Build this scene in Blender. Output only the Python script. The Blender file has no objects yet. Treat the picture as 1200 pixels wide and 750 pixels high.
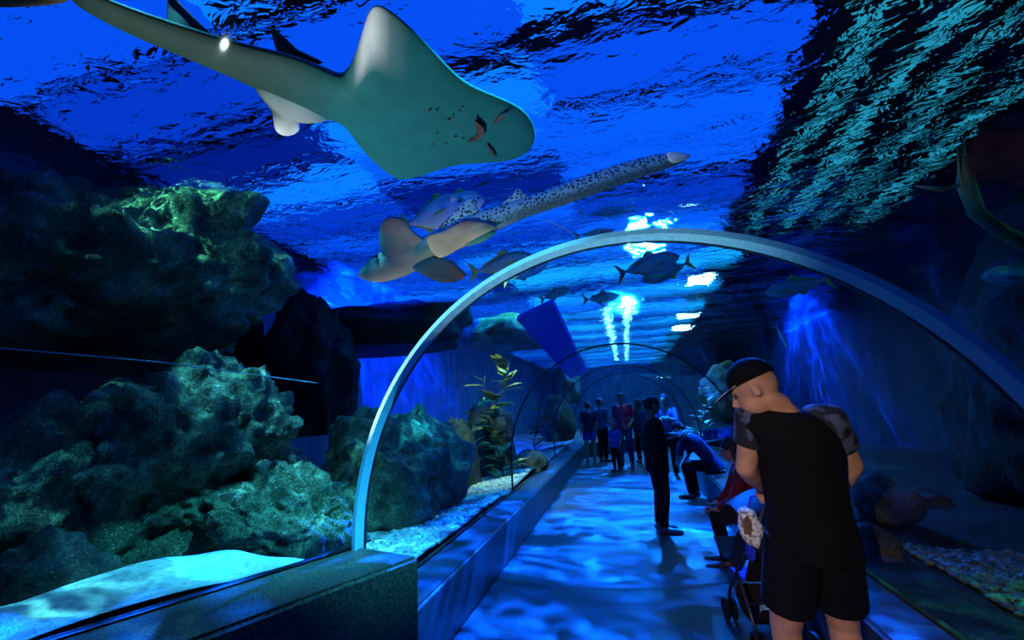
import bpy, bmesh, math, random
from mathutils import Vector, Matrix, noise, Euler
from math import sin, cos, pi, sqrt, radians, atan2

# ------------------------------------------------------------------ camera
SC = bpy.context.scene
COL = SC.collection
EYE = Vector((0.117, 0.0, 1.6))
FPX = 517.2
_yaw, _pitch, _roll = 0.2417, 0.1942, -0.0451
FWD = Vector((-sin(_yaw)*cos(_pitch), cos(_yaw)*cos(_pitch), sin(_pitch)))
_r = Vector((cos(_yaw), sin(_yaw), 0)); _u = _r.cross(FWD)
RGT = _r*cos(_roll) + _u*sin(_roll)
UPV = -_r*sin(_roll) + _u*cos(_roll)
cam_data = bpy.data.cameras.new('camera')
cam_data.sensor_width = 36.0
cam_data.lens = FPX/1200*36.0
cam_data.clip_start = 0.02
cam = bpy.data.objects.new('camera', cam_data); COL.objects.link(cam)
cam.matrix_world = Matrix(((RGT.x, UPV.x, -FWD.x, EYE.x), (RGT.y, UPV.y, -FWD.y, EYE.y), (RGT.z, UPV.z, -FWD.z, EYE.z), (0, 0, 0, 1)))
SC.camera = cam
def ray(px, py): return RGT*((px-600)/FPX) + UPV*((375-py)/FPX) + FWD
def atZ(px, py, z): d = ray(px, py); return EYE + d*((z-EYE.z)/d.z)
def atX(px, py, x): d = ray(px, py); return EYE + d*((x-EYE.x)/d.x)
def atY(px, py, y): d = ray(px, py); return EYE + d*((y-EYE.y)/d.y)
def atD(px, py, D): return EYE + ray(px, py)*D

# ------------------------------------------------------------------ exposure, world, lights
SC.view_settings.view_transform = 'Standard'
SC.view_settings.look = 'None'
SC.view_settings.gamma = 1.0
SC.view_settings.use_curve_mapping = False
SC.view_settings.exposure = 0.0
SC.cycles.sample_clamp_indirect = 2.5
SC.cycles.sample_clamp_direct = 0.0
SC.cycles.transparent_max_bounces = 16
SC.cycles.max_bounces = 8
SC.cycles.use_denoising = True

world = bpy.data.worlds.new('hall_gloom'); SC.world = world
world.use_nodes = True
world.node_tree.nodes['Background'].inputs[0].default_value = (0.0, 0.03, 0.35, 1)
world.node_tree.nodes['Background'].inputs[1].default_value = 0.02

def aim(o, target):
    d = (Vector(target)-o.location).normalized()
    o.rotation_euler = d.to_track_quat('-Z', 'Y').to_euler()

def gobo(light, scale, stretch=(1, 1), lo=0.25, hi=4.0, seed=0.0, sharp=0.10, doors=None):
    """added caustic slide in front of the lamp: bright net of lines, as rippled water throws them"""
    light.use_nodes = True
    nt = light.node_tree; N = nt.nodes; L = nt.links
    em = N['Emission']
    tc = N.new('ShaderNodeTexCoord')
    sep = N.new('ShaderNodeSeparateXYZ'); L.new(tc.outputs['Normal'], sep.inputs[0])
    dx = N.new('ShaderNodeMath'); dx.operation = 'DIVIDE'; L.new(sep.outputs[0], dx.inputs[0]); L.new(sep.outputs[2], dx.inputs[1])
    dy = N.new('ShaderNodeMath'); dy.operation = 'DIVIDE'; L.new(sep.outputs[1], dy.inputs[0]); L.new(sep.outputs[2], dy.inputs[1])
    com = N.new('ShaderNodeCombineXYZ'); L.new(dx.outputs[0], com.inputs[0]); L.new(dy.outputs[0], com.inputs[1])
    mp = N.new('ShaderNodeMapping'); mp.inputs['Scale'].default_value = (scale*stretch[0], scale*stretch[1], 1); mp.inputs['Location'].default_value = (seed, seed*1.7, seed)
    L.new(com.outputs[0], mp.inputs[0])
    nz = N.new('ShaderNodeTexNoise'); nz.inputs['Scale'].default_value = 0.8; nz.inputs['Detail'].default_value = 2.0
    L.new(mp.outputs[0], nz.inputs['Vector'])
    mx = N.new('ShaderNodeMixRGB'); mx.blend_type = 'LINEAR_LIGHT'; mx.inputs[0].default_value = 0.6
    L.new(mp.outputs[0], mx.inputs[1]); L.new(nz.outputs['Color'], mx.inputs[2])
    def ridge(sc, width, w):
        n = N.new('ShaderNodeTexNoise'); n.inputs['Scale'].default_value = sc; n.inputs['Detail'].default_value = 1.0; L.new(mx.outputs[0], n.inputs['Vector'])
        s = N.new('ShaderNodeMath'); s.operation = 'SUBTRACT'; L.new(n.outputs['Fac'], s.inputs[0]); s.inputs[1].default_value = 0.5
        ab = N.new('ShaderNodeMath'); ab.operation = 'ABSOLUTE'; L.new(s.outputs[0], ab.inputs[0])
        r = N.new('ShaderNodeMapRange'); r.interpolation_type = 'SMOOTHERSTEP'; r.inputs['From Min'].default_value = 0; r.inputs['From Max'].default_value = width
        r.inputs['To Min'].default_value = w; r.inputs['To Max'].default_value = 0; L.new(ab.outputs[0], r.inputs['Value'])
        return r.outputs[0]
    def add(p, q):
        m = N.new('ShaderNodeMath'); m.operation = 'ADD'; L.new(p, m.inputs[0]); L.new(q, m.inputs[1]); return m.outputs[0]
    wide = ridge(0.7, 0.07, hi*0.30); thin = ridge(0.9, 0.014*sharp*10, hi*1.9); fine = ridge(2.1, 0.022, hi*0.8)
    tot = add(add(wide, thin), fine)
    n2 = N.new('ShaderNodeTexNoise'); n2.inputs['Scale'].default_value = 0.35; n2.inputs['Detail'].default_value = 1.0
    L.new(mp.outputs[0], n2.inputs['Vector'])
    r2 = N.new('ShaderNodeMapRange'); r2.inputs['From Min'].default_value = 0.40; r2.inputs['From Max'].default_value = 0.62; r2.inputs['To Min'].default_value = 0.12; r2.inputs['To Max'].default_value = 1.3
    L.new(n2.outputs['Fac'], r2.inputs['Value'])
    mu = N.new('ShaderNodeMath'); mu.operation = 'MULTIPLY_ADD'; L.new(tot, mu.inputs[0]); L.new(r2.outputs[0], mu.inputs[1]); mu.inputs[2].default_value = lo
    out = mu.outputs[0]
    if doors:                                             # added mask keeps light off both sides, like barn doors
        da = N.new('ShaderNodeMath'); da.operation = 'ABSOLUTE'; L.new(dx.outputs[0], da.inputs[0])
        dr = N.new('ShaderNodeMapRange'); dr.interpolation_type = 'SMOOTHSTEP'; dr.inputs['From Min'].default_value = doors; dr.inputs['From Max'].default_value = doors*1.35; dr.inputs['To Min'].default_value = 1; dr.inputs['To Max'].default_value = 0.03; L.new(da.outputs[0], dr.inputs['Value'])
        dm = N.new('ShaderNodeMath'); dm.operation = 'MULTIPLY'; L.new(out, dm.inputs[0]); L.new(dr.outputs[0], dm.inputs[1]); out = dm.outputs[0]
    L.new(out, em.inputs['Strength'])

def spot(name, loc, target, color, power, angle=60, blend=0.5, radius=0.05, net=None):
    ld = bpy.data.lights.new(name, 'SPOT'); ld.color = color; ld.energy = power*(1.67 if loc[2] > 4.1 else 1.0)    # lamps above the water lose light at its skin
    ld.spot_size = radians(angle); ld.spot_blend = blend; ld.shadow_soft_size = radius
    o = bpy.data.objects.new(name, ld); COL.objects.link(o); o.location = loc; aim(o, target)
    if net: gobo(ld, **net)
    return o

def area(name, loc, target, color, power, sx, sy):
    ld = bpy.data.lights.new(name, 'AREA'); ld.shape = 'RECTANGLE'; ld.size = sx; ld.size_y = sy; ld.color = color; ld.energy = power
    o = bpy.data.objects.new(name, ld); COL.objects.link(o); o.location = loc; aim(o, target)
    return o

# added strips just above the pool, brightening and streaking its ripples, and the lamps over it
_rd = random.Random(4)
for k in range(40):
    for x in (-4.2, -1.7, 0.8):
        y = -1.5+0.9*k+_rd.uniform(-0.1, 0.1); b_ = _rd.choice((0.25, 0.6, 0.9, 1.1, 1.6))
        area('blue_fill_strip', (x, y, 5.2), (x, y+0.0001, 0), (0.002, 0.03+0.07*b_, 1.0), 6.6*b_, 2.5, 0.74)
for k in range(11):
    area('cyan_fill_strip', (0.2, 9.5+2.2*k, 4.95), (0.2, 9.5001+2.2*k, 0), (0.005, 0.36, 1.0), 24, 4.8, 1.1)  # added panels for the cyan glow down the tunnel
for x in (-0.25, 0.35):
    area('white_glitter_strip', (x, 21.0, 4.7), (x, 21.0001, 0), (0.22, 0.92, 1.0), 40, 0.14, 16)  # added to make the column of white glitter
for x, w in ((2.7, 0.12), (3.3, 0.2), (3.9, 0.1), (4.6, 0.16)):
    area('teal_glint_strip', (x, 4.5, 5.6), (x, 4.5001, 0), (0.03, 0.50, 0.75), 3.0*w/0.15, w, 9)  # added so the dark ripples on the right glint
for p, s_ in (((818, 308), 0.45), ((804, 354), 0.55), ((797, 370), 0.5)):
    q = atZ(*p, 4.75); area('white_lamp', q, (q.x, q.y+0.0001, 0), (0.30, 0.92, 1.0), 150*s_, s_, s_)
spot('tunnel_floor_lamp', (0.9, 10.5, 7.2), (-0.1, 5.0, 0), (0.002, 0.11, 1.0), 260000, 85, 0.5, 0.05, dict(scale=21, stretch=(0.6, 2.2), lo=0.006, hi=3.4, seed=3.1, doors=0.155))
spot('far_floor_lamp', (0.4, 16.5, 7.0), (0.0, 11.5, 0), (0.004, 0.17, 1.0), 50000, 60, 0.5, 0.05, dict(scale=18, stretch=(0.6, 2.0), lo=0.05, hi=3.2, seed=1.1))
spot('rock_lamp', (-2.2, 2.7, 5.0), (-2.9, 3.2, 0.9), (0.07, 0.66, 1.0), 5200, 52, 0.8, 0.03, dict(scale=10, stretch=(1, 1), lo=0.02, hi=3.6, seed=5.3))
spot('crest_lamp', (-3.5, 1.8, 5.7), (-4.0, 3.8, 3.1), (0.10, 0.75, 0.55), 3600, 50, 0.9, 0.01, dict(scale=7, stretch=(1, 1), lo=0.02, hi=3.2, seed=8.3))
spot('back_rock_lamp', (-2.3, 5.6, 5.0), (-2.7, 5.3, 0.8), (0.02, 0.6, 1.0), 2600, 50, 0.7, 0.03, dict(scale=9, stretch=(1, 1), lo=0.05, hi=3.0, seed=2.3))
spot('sand_lamp', (-2.0, 1.2, 5.0), (-2.1, 1.6, 0.8), (0.10, 0.72, 0.85), 3000, 40, 0.8, 0.03, dict(scale=7, stretch=(1, 1), lo=0.3, hi=2.0, seed=4.4))
spot('wall_lamp', (-4.0, 9.0, 6.6), (-6.3, 10.8, 1.2), (0.0, 0.035, 1.0), 80000, 90, 0.6, 0.03, dict(scale=16, stretch=(1, 1), lo=0.2, hi=2.4, seed=7.3))
spot('right_wall_fill', (5.6, 18.0, 6.2), (6.6, 18.0, 1.5), (0.0, 0.05, 1.0), 90000, 100, 0.6, 0.03, dict(scale=12, stretch=(1, 1), lo=0.1, hi=2.6, seed=2.2))  # added lamp, throws blue streaks on the right wall
spot('far_gravel_lamp', (-2.1, 9.5, 5.5), (-2.1, 9.4, 0.4), (0.01, 0.6, 1.0), 4400, 80, 0.5, 0.03, dict(scale=9, stretch=(1, 1), lo=0.3, hi=2.5, seed=4.3))
spot('far_wall_fill', (-1.0, 20.0, 5.0), (0.5, 27, 2.0), (0.01, 0.45, 0.8), 3000, 110, 0.6, 0.05, dict(scale=8, stretch=(0.5, 2), lo=0.2, hi=2.0, seed=6.3))  # added to lift the dark far end
spot('right_gravel_lamp', (2.6, 2.3, 5.2), (2.5, 2.7, 0.4), (0.03, 0.85, 0.5), 3000, 34, 0.9, 0.03, dict(scale=10, stretch=(1, 1), lo=0.1, hi=3.2, seed=9.3))
spot('arch_fill', (1.4, 1.1, 4.8), (-1.15, 2.4, 2.1), (0.04, 0.62, 1.0), 14000, 28, 0.6, 0.02)  # added to brighten the left of the arch band
spot('kelp_fill', (-1.9, 6.2, 5.0), (-1.9, 7.4, 1.6), (0.50, 1.0, 0.55), 7000, 40, 0.8, 0.03)  # added to brighten the kelp blades
spot('ledge_fill', (-2.0, 8.6, 4.9), (-2.4, 9.9, 3.2), (0.05, 0.9, 0.8), 1500, 45, 0.8, 0.03)  # added to brighten the rock ledge
spot('ray_fill', (-2.15, 1.9, 0.95), (-0.8, 2.1, 3.25), (0.78, 1.0, 0.95), 240, 80, 0.4, 0.015)  # added from below to brighten the ray's belly
spot('shark_fill', (-2.0, 3.5, 0.75), (-1.75, 3.75, 3.0), (0.9, 1.0, 0.75), 48, 70, 0.6, 0.04)  # added from below to brighten the shark
spot('doorway_light', (-0.7, -1.4, 2.1), (0.74, 2.0, 1.15), (1.0, 0.74, 0.55), 330, 23, 0.7, 0.02)
spot('arch_under_fill', (-2.15, 1.75, 1.0), (0.0, 2.2, 2.5), (0.04, 0.72, 1.0), 170, 34, 0.6, 0.03)  # added from below for the top of the arch band
# ------------------------------------------------------------------ helpers
def obj(name, me, m=None, parent=None, smooth=False):
    """link a mesh (or a bmesh) as one object"""
    if isinstance(me, bmesh.types.BMesh):
        bm = me; me = bpy.data.meshes.new(name); bm.to_mesh(me); bm.free()
    if m is not None:
        for mm in (m if isinstance(m, (list, tuple)) else [m]): me.materials.append(mm)
    if smooth: me.shade_smooth()
    o = bpy.data.objects.new(name, me); COL.objects.link(o)
    if parent is not None: o.parent = parent
    return o
def tag(o, label=None, cat=None, group=None, kind=None):
    if label: o['label'] = label
    if cat: o['category'] = cat
    if group: o['group'] = group
    if kind: o['kind'] = kind
    return o
def thing(name, label, cat, loc=(0, 0, 0), rz=0.0, group=None):
    o = bpy.data.objects.new(name, None); o.empty_display_size = 0.1; COL.objects.link(o)
    o.location = loc; o.rotation_euler = (0, 0, rz)
    return tag(o, label, cat, group)
def copy_tree(o, parent=None):
    c = o.copy(); COL.objects.link(c); c.parent = parent
    for ch in o.children: copy_tree(ch, c)
    return c

def nodes(m):
    m.use_nodes = True
    nt = m.node_tree
    return nt.nodes, nt.links, nt.nodes['Principled BSDF']
def mat(name, c1, c2=None, rough=0.6, scale=8.0, detail=4.0, bump=0.0, bscale=None, spec=0.5, metal=0.0, lo=0.35, hi=0.65, stretch=(1, 1, 1), coat=0.0, emit=None):
    m = bpy.data.materials.new(name); N, L, P = nodes(m)
    P.inputs['Roughness'].default_value = rough; P.inputs['Metallic'].default_value = metal
    P.inputs['Specular IOR Level'].default_value = spec; P.inputs['Coat Weight'].default_value = coat
    tc = N.new('ShaderNodeTexCoord'); mp = N.new('ShaderNodeMapping'); mp.inputs['Scale'].default_value = stretch
    L.new(tc.outputs['Object'], mp.inputs[0])
    n = N.new('ShaderNodeTexNoise'); n.inputs['Scale'].default_value = scale; n.inputs['Detail'].default_value = detail
    L.new(mp.outputs[0], n.inputs['Vector'])
    r = N.new('ShaderNodeValToRGB'); r.color_ramp.elements[0].position = lo; r.color_ramp.elements[1].position = hi
    r.color_ramp.elements[0].color = (*c1, 1); r.color_ramp.elements[1].color = (*(c2 or c1), 1)
    L.new(n.outputs['Fac'], r.inputs[0]); L.new(r.outputs[0], P.inputs['Base Color'])
    if bump:
        b = N.new('ShaderNodeBump'); b.inputs['Strength'].default_value = bump; b.inputs['Distance'].default_value = 0.02
        nb = N.new('ShaderNodeTexNoise'); nb.inputs['Scale'].default_value = bscale or scale*4; nb.inputs['Detail'].default_value = 4
        L.new(mp.outputs[0], nb.inputs['Vector']); L.new(nb.outputs['Fac'], b.inputs['Height']); L.new(b.outputs[0], P.inputs['Normal'])
    return m
def vmat(name, rough=0.5, spec=0.5, spots=None, bump=0.0):
    """colour from the painted 'col' attribute (skin pattern, some painted light), with an optional procedural spot pattern where its alpha is high"""
    m = bpy.data.materials.new(name); N, L, P = nodes(m)
    P.inputs['Roughness'].default_value = rough; P.inputs['Specular IOR Level'].default_value = spec
    a = N.new('ShaderNodeVertexColor'); a.layer_name = 'col'
    tc = N.new('ShaderNodeTexCoord')
    n = N.new('ShaderNodeTexNoise'); n.inputs['Scale'].default_value = 9; n.inputs['Detail'].default_value = 4; L.new(tc.outputs['Object'], n.inputs['Vector'])
    rr = N.new('ShaderNodeMapRange'); rr.inputs['To Min'].default_value = 0.7; rr.inputs['To Max'].default_value = 1.25; L.new(n.outputs['Fac'], rr.inputs['Value'])
    mu = N.new('ShaderNodeMixRGB'); mu.blend_type = 'MULTIPLY'; mu.inputs[0].default_value = 1; L.new(a.outputs['Color'], mu.inputs[1]); L.new(rr.outputs[0], mu.inputs[2])
    out = mu.outputs[0]
    if spots:
        v = N.new('ShaderNodeTexVoronoi'); v.inputs['Scale'].default_value = spots; L.new(tc.outputs['Object'], v.inputs['Vector'])
        lt = N.new('ShaderNodeMapRange'); lt.inputs['From Min'].default_value = 0.36; lt.inputs['From Max'].default_value = 0.46; lt.inputs['To Min'].default_value = 1; lt.inputs['To Max'].default_value = 0
        L.new(v.outputs['Distance'], lt.inputs['Value'])
        al = N.new('ShaderNodeMath'); al.operation = 'MULTIPLY'; L.new(lt.outputs[0], al.inputs[0]); L.new(a.outputs['Alpha'], al.inputs[1])
        ms = N.new('ShaderNodeMixRGB'); L.new(al.outputs[0], ms.inputs[0]); L.new(out, ms.inputs[1]); ms.inputs[2].default_value = (0.012, 0.015, 0.02, 1)
        out = ms.outputs[0]
    L.new(out, P.inputs['Base Color'])
    if bump:
        b = N.new('ShaderNodeBump'); b.inputs['Strength'].default_value = bump; b.inputs['Distance'].default_value = 0.01
        nb = N.new('ShaderNodeTexNoise'); nb.inputs['Scale'].default_value = 60; L.new(tc.outputs['Object'], nb.inputs['Vector']); L.new(nb.outputs['Fac'], b.inputs['Height']); L.new(b.outputs[0], P.inputs['Normal'])
    return m
def glass_mat(name, tint, ior):
    """thin clear sheet: lets light through, mirrors a little at grazing angles"""
    m = bpy.data.materials.new(name); m.use_nodes = True; N = m.node_tree.nodes; L = m.node_tree.links
    N.clear(); out = N.new('ShaderNodeOutputMaterial')
    t = N.new('ShaderNodeBsdfTransparent'); t.inputs[0].default_value = (*tint, 1)
    g = N.new('ShaderNodeBsdfGlossy'); g.inputs['Roughness'].default_value = 0.03; g.inputs[0].default_value = (0.9, 0.95, 1, 1)
    lw = N.new('ShaderNodeLayerWeight'); lw.inputs['Blend'].default_value = 0.5
    pw = N.new('ShaderNodeMath'); pw.operation = 'POWER'; pw.inputs[1].default_value = 5.0; L.new(lw.outputs['Facing'], pw.inputs[0])
    ma = N.new('ShaderNodeMath'); ma.operation = 'MULTIPLY_ADD'; ma.inputs[1].default_value = 0.22; ma.inputs[2].default_value = ior; L.new(pw.outputs[0], ma.inputs[0])
    mx = N.new('ShaderNodeMixShader'); L.new(ma.outputs[0], mx.inputs[0]); L.new(t.outputs[0], mx.inputs[1]); L.new(g.outputs[0], mx.inputs[2])
    L.new(mx.outputs[0], out.inputs[0])
    return m
def water_mat(name):
    m = bpy.data.materials.new(name); m.use_nodes = True; N = m.node_tree.nodes; L = m.node_tree.links
    N.clear(); out = N.new('ShaderNodeOutputMaterial')
    tc = N.new('ShaderNodeTexCoord'); mp = N.new('ShaderNodeMapping'); mp.inputs['Scale'].default_value = (0.8, 1.25, 1); L.new(tc.outputs['Object'], mp.inputs[0])
    n = N.new('ShaderNodeTexNoise'); n.inputs['Scale'].default_value = 5.5; n.inputs['Detail'].default_value = 3.5; n.inputs['Distortion'].default_value = 0.5; L.new(mp.outputs[0], n.inputs['Vector'])
    b = N.new('ShaderNodeBump'); b.inputs['Strength'].default_value = 0.75; b.inputs['Distance'].default_value = 0.09; L.new(n.outputs['Fac'], b.inputs['Height'])
    t = N.new('ShaderNodeBsdfTransparent'); t.inputs[0].default_value = (0.75, 0.95, 1, 1)
    rf = N.new('ShaderNodeBsdfRefraction'); rf.inputs['IOR'].default_value = 0.8; rf.inputs['Roughness'].default_value = 0.02; rf.inputs[0].default_value = (0.85, 0.97, 1, 1); L.new(b.outputs[0], rf.inputs['Normal'])
    g = N.new('ShaderNodeBsdfGlossy'); g.inputs['Roughness'].default_value = 0.02; g.inputs[0].default_value = (0.9, 0.97, 1, 1); L.new(b.outputs[0], g.inputs['Normal'])
    fr = N.new('ShaderNodeFresnel'); fr.inputs['IOR'].default_value = 1.03
    b2 = N.new('ShaderNodeBump'); b2.inputs['Strength'].default_value = 0.4; b2.inputs['Distance'].default_value = 0.09; L.new(n.outputs['Fac'], b2.inputs['Height']); L.new(b2.outputs[0], fr.inputs['Normal'])
    fm = N.new('ShaderNodeMath'); fm.operation = 'MULTIPLY'; fm.inputs[1].default_value = 0.7; L.new(fr.outputs[0], fm.inputs[0])
    m1 = N.new('ShaderNodeMixShader'); m1.inputs[0].default_value = 0.88; L.new(t.outputs[0], m1.inputs[1]); L.new(rf.outputs[0], m1.inputs[2])
    m2 = N.new('ShaderNodeMixShader'); L.new(fm.outputs[0], m2.inputs[0]); L.new(m1.outputs[0], m2.inputs[1]); L.new(g.outputs[0], m2.inputs[2])
    L.new(m2.outputs[0], out.inputs[0])
    return m
def rock_mat(name, dark, mid, light, scale=3.0, bump=0.8, spec=0.5):
    m = bpy.data.materials.new(name); N, L, P = nodes(m)
    P.inputs['Roughness'].default_value = 0.55; P.inputs['Specular IOR Level'].default_value = spec
    tc = N.new('ShaderNodeTexCoord')
    n = N.new('ShaderNodeTexNoise'); n.inputs['Scale'].default_value = scale; n.inputs['Detail'].default_value = 8; n.inputs['Roughness'].default_value = 0.7; L.new(tc.outputs['Object'], n.inputs['Vector'])
    r = N.new('ShaderNodeValToRGB'); e = r.color_ramp.elements
    e[0].position = 0.36; e[0].color = (*dark, 1); e[1].position = 0.68; e[1].color = (*light, 1)
    k = e.new(0.52); k.color = (*mid, 1)
    L.new(n.outputs['Fac'], r.inputs[0])
    sp = N.new('ShaderNodeTexNoise'); sp.inputs['Scale'].default_value = scale*26; sp.inputs['Detail'].default_value = 5; L.new(tc.outputs['Object'], sp.inputs['Vector'])
    mr = N.new('ShaderNodeMapRange'); mr.inputs['From Min'].default_value = 0.35; mr.inputs['From Max'].default_value = 0.7; mr.inputs['To Min'].default_value = 0.3; mr.inputs['To Max'].default_value = 2.1; L.new(sp.outputs['Fac'], mr.inputs['Value'])
    mu = N.new('ShaderNodeMixRGB'); mu.blend_type = 'MULTIPLY'; mu.inputs[0].default_value = 1; L.new(r.outputs[0], mu.inputs[1]); L.new(mr.outputs[0], mu.inputs[2])
    fl = N.new('ShaderNodeTexVoronoi'); fl.inputs['Scale'].default_value = scale*16; L.new(tc.outputs['Object'], fl.inputs['Vector'])  # pale flecks paint glints into the rock colour
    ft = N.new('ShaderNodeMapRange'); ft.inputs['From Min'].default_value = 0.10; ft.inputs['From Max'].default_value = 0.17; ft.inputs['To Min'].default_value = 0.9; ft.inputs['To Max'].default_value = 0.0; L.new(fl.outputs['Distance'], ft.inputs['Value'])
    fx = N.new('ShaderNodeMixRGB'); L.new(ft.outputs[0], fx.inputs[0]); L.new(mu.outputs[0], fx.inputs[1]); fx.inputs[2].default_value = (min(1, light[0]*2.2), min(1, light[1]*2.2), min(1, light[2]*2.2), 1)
    L.new(fx.outputs[0], P.inputs['Base Color'])
    b = N.new('ShaderNodeBump'); b.inputs['Strength'].default_value = bump; b.inputs['Distance'].default_value = 0.05
    nb = N.new('ShaderNodeTexNoise'); nb.inputs['Scale'].default_value = scale*9; nb.inputs['Detail'].default_value = 6; nb.inputs['Roughness'].default_value = 0.7; L.new(tc.outputs['Object'], nb.inputs['Vector'])
    L.new(nb.outputs['Fac'], b.inputs['Height']); L.new(b.outputs[0], P.inputs['Normal'])
    return m

def add_box(bm, a, b, bevel=0.0):
    a, b = Vector(a), Vector(b)
    r = bmesh.ops.create_cube(bm, size=1.0)
    for v in r['verts']:
        v.co = Vector(((a.x+b.x)/2 + v.co.x*(b.x-a.x), (a.y+b.y)/2 + v.co.y*(b.y-a.y), (a.z+b.z)/2 + v.co.z*(b.z-a.z)))
    if bevel:
        es = list({e for v in r['verts'] for e in v.link_edges})
        bmesh.ops.bevel(bm, geom=es, offset=bevel, segments=2, affect='EDGES')
    return r
def frame_of(t):
    t = t.normalized(); up = Vector((0, 0, 1)) if abs(t.z) < 0.9 else Vector((0, 1, 0))
    x = t.cross(up).normalized(); return x, x.cross(t).normalized()
def add_tube(bm, pts, rad, n=10, caps=True):
    """round tube along points; rad is a number or one per point"""
    pts = [Vector(p) for p in pts]; rings = []
    rads = rad if isinstance(rad, (list, tuple)) else [rad]*len(pts)
    x = None
    for i, p in enumerate(pts):
        t = (pts[min(i+1, len(pts)-1)]-pts[max(i-1, 0)])
        if x is None: x, y = frame_of(t)
        else:
            t = t.normalized(); x = (x - t*x.dot(t)).normalized(); y = t.cross(x)
        r = rads[i]
        r = r if isinstance(r, (list, tuple)) else (r, r)
        rings.append([bm.verts.new(p + x*(cos(2*pi*k/n)*r[0]) + y*(sin(2*pi*k/n)*r[1])) for k in range(n)])
    for a, b in zip(rings, rings[1:]):
        for k in range(n): bm.faces.new((a[k], a[(k+1) % n], b[(k+1) % n], b[k]))
    if caps:
        bm.faces.new(rings[0][::-1]); bm.faces.new(rings[-1])
    return rings
def add_slab(bm, pts, nrm, thick, bulge=0.0):
    """closed polygon with thickness along nrm, edges thinned when bulge>0"""
    pts = [Vector(p) for p in pts]; nrm = Vector(nrm).normalized(); c = sum(pts, Vector())/len(pts)
    t = [bm.verts.new(p + nrm*thick*0.15) for p in pts]; b = [bm.verts.new(p - nrm*thick*0.15) for p in pts]
    n = len(pts)
    if bulge:
        ti = [bm.verts.new(c+(p-c)*0.6 + nrm*thick*0.5) for p in pts]; bi = [bm.verts.new(c+(p-c)*0.6 - nrm*thick*0.5) for p in pts]
        for k in range(n):
            j = (k+1) % n
            bm.faces.new((t[k], t[j], ti[j], ti[k])); bm.faces.new((b[j], b[k], bi[k], bi[j])); bm.faces.new((t[j], t[k], b[k], b[j]))
        bm.faces.new(ti); bm.faces.new(bi[::-1])
    else:
        for k in range(n):
            j = (k+1) % n; bm.faces.new((t[j], t[k], b[k], b[j]))
        bm.faces.new(t); bm.faces.new(b[::-1])
def fix(bm):
    bmesh.ops.recalc_face_normals(bm, faces=bm.faces); return bm
def ball(bm, c, r, sub=2):
    r = r if isinstance(r, (tuple, list, Vector)) else (r, r, r)
    k = bmesh.ops.create_icosphere(bm, subdivisions=sub, radius=1)
    for v in k['verts']: v.co = Vector((c[0]+v.co.x*r[0], c[1]+v.co.y*r[1], c[2]+v.co.z*r[2]))
    return k['verts']
# ------------------------------------------------------------------ materials of the setting
M_floor = mat('speckled_floor', (0.028, 0.034, 0.04), (0.075, 0.085, 0.095), 0.5, 90, 3, bump=0.15, bscale=160, spec=0.25)
M_conc = mat('speckled_concrete', (0.03, 0.022, 0.014), (0.15, 0.11, 0.07), 0.6, 70, 4, bump=0.3, bscale=140)
M_bench = mat('painted_bench', (0.022, 0.025, 0.03), (0.048, 0.05, 0.056), 0.4, 60, 4, bump=0.1)
M_glass = glass_mat('acrylic', (0.93, 0.97, 1.0), 0.003)
M_water = water_mat('water_skin')
M_band = mat('brushed_band', (0.28, 0.52, 0.60), (0.38, 0.62, 0.70), 0.4, 30, 2, stretch=(1, 1, 6), spec=0.6)
M_seal = mat('black_seal', (0.006, 0.006, 0.007), None, 0.5)
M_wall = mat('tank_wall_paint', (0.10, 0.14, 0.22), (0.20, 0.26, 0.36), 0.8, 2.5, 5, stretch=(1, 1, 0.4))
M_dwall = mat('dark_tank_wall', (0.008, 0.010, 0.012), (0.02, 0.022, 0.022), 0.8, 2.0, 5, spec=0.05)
M_rwall = mat('right_tank_wall', (0.015, 0.02, 0.035), (0.04, 0.05, 0.07), 0.8, 2.5, 5, stretch=(1, 1, 0.4), spec=0.1)  # darker copy of the wall paint, shade put into its colour
M_sand = mat('coral_sand', (0.40, 0.36, 0.28), (0.66, 0.60, 0.50), 0.8, 26, 6, bump=0.5, bscale=80)
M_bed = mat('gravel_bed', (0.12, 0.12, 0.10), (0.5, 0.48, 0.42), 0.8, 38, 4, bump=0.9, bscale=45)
M_dbed = mat('dark_gravel_bed', (0.008, 0.008, 0.006), (0.035, 0.033, 0.025), 0.85, 38, 4, spec=0.1, bump=0.9, bscale=45)  # gravel bed darkened, the unlit side put into its colour
M_roof = mat('hall_roof', (0.02, 0.02, 0.025), None, 0.9)

# ------------------------------------------------------------------ tunnel: three straight lengths joined at mitred bends
RT, ZC, HB = 1.559, 0.86, 0.425          # tube radius, height of its axis, bench height
BW, BI = 1.23, 1.559                     # bench inner face, bench back (glass line)
D1, T1 = 2.212, math.tan(0.2526)         # mitre plane of the near bend: y = D1 - x*T1
BN = radians(24)                         # heading of the near length, turned to the right
D3, T3 = 13.4, math.tan(radians(22))     # far bend
B3 = radians(44)
def near(x, t, z):
    """point of the near length: offset x across, t metres back from the mitre plane"""
    return Vector((x - t*sin(BN), D1 - x*T1 - t*cos(BN), z))
def far(x, y, z): return Vector((x, y, z))
def third(x, t, z): return Vector((x + t*sin(B3), D3 - x*T3 + t*cos(B3), z))
def arc(n=40, r=RT, z0=HB):
    p = [(-r, z0), (-r, (z0+ZC)/2)]
    p += [(-r*cos(pi*k/n), ZC + r*sin(pi*k/n)) for k in range(n+1)]
    return p + [(r, (z0+ZC)/2), (r, z0)]
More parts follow.
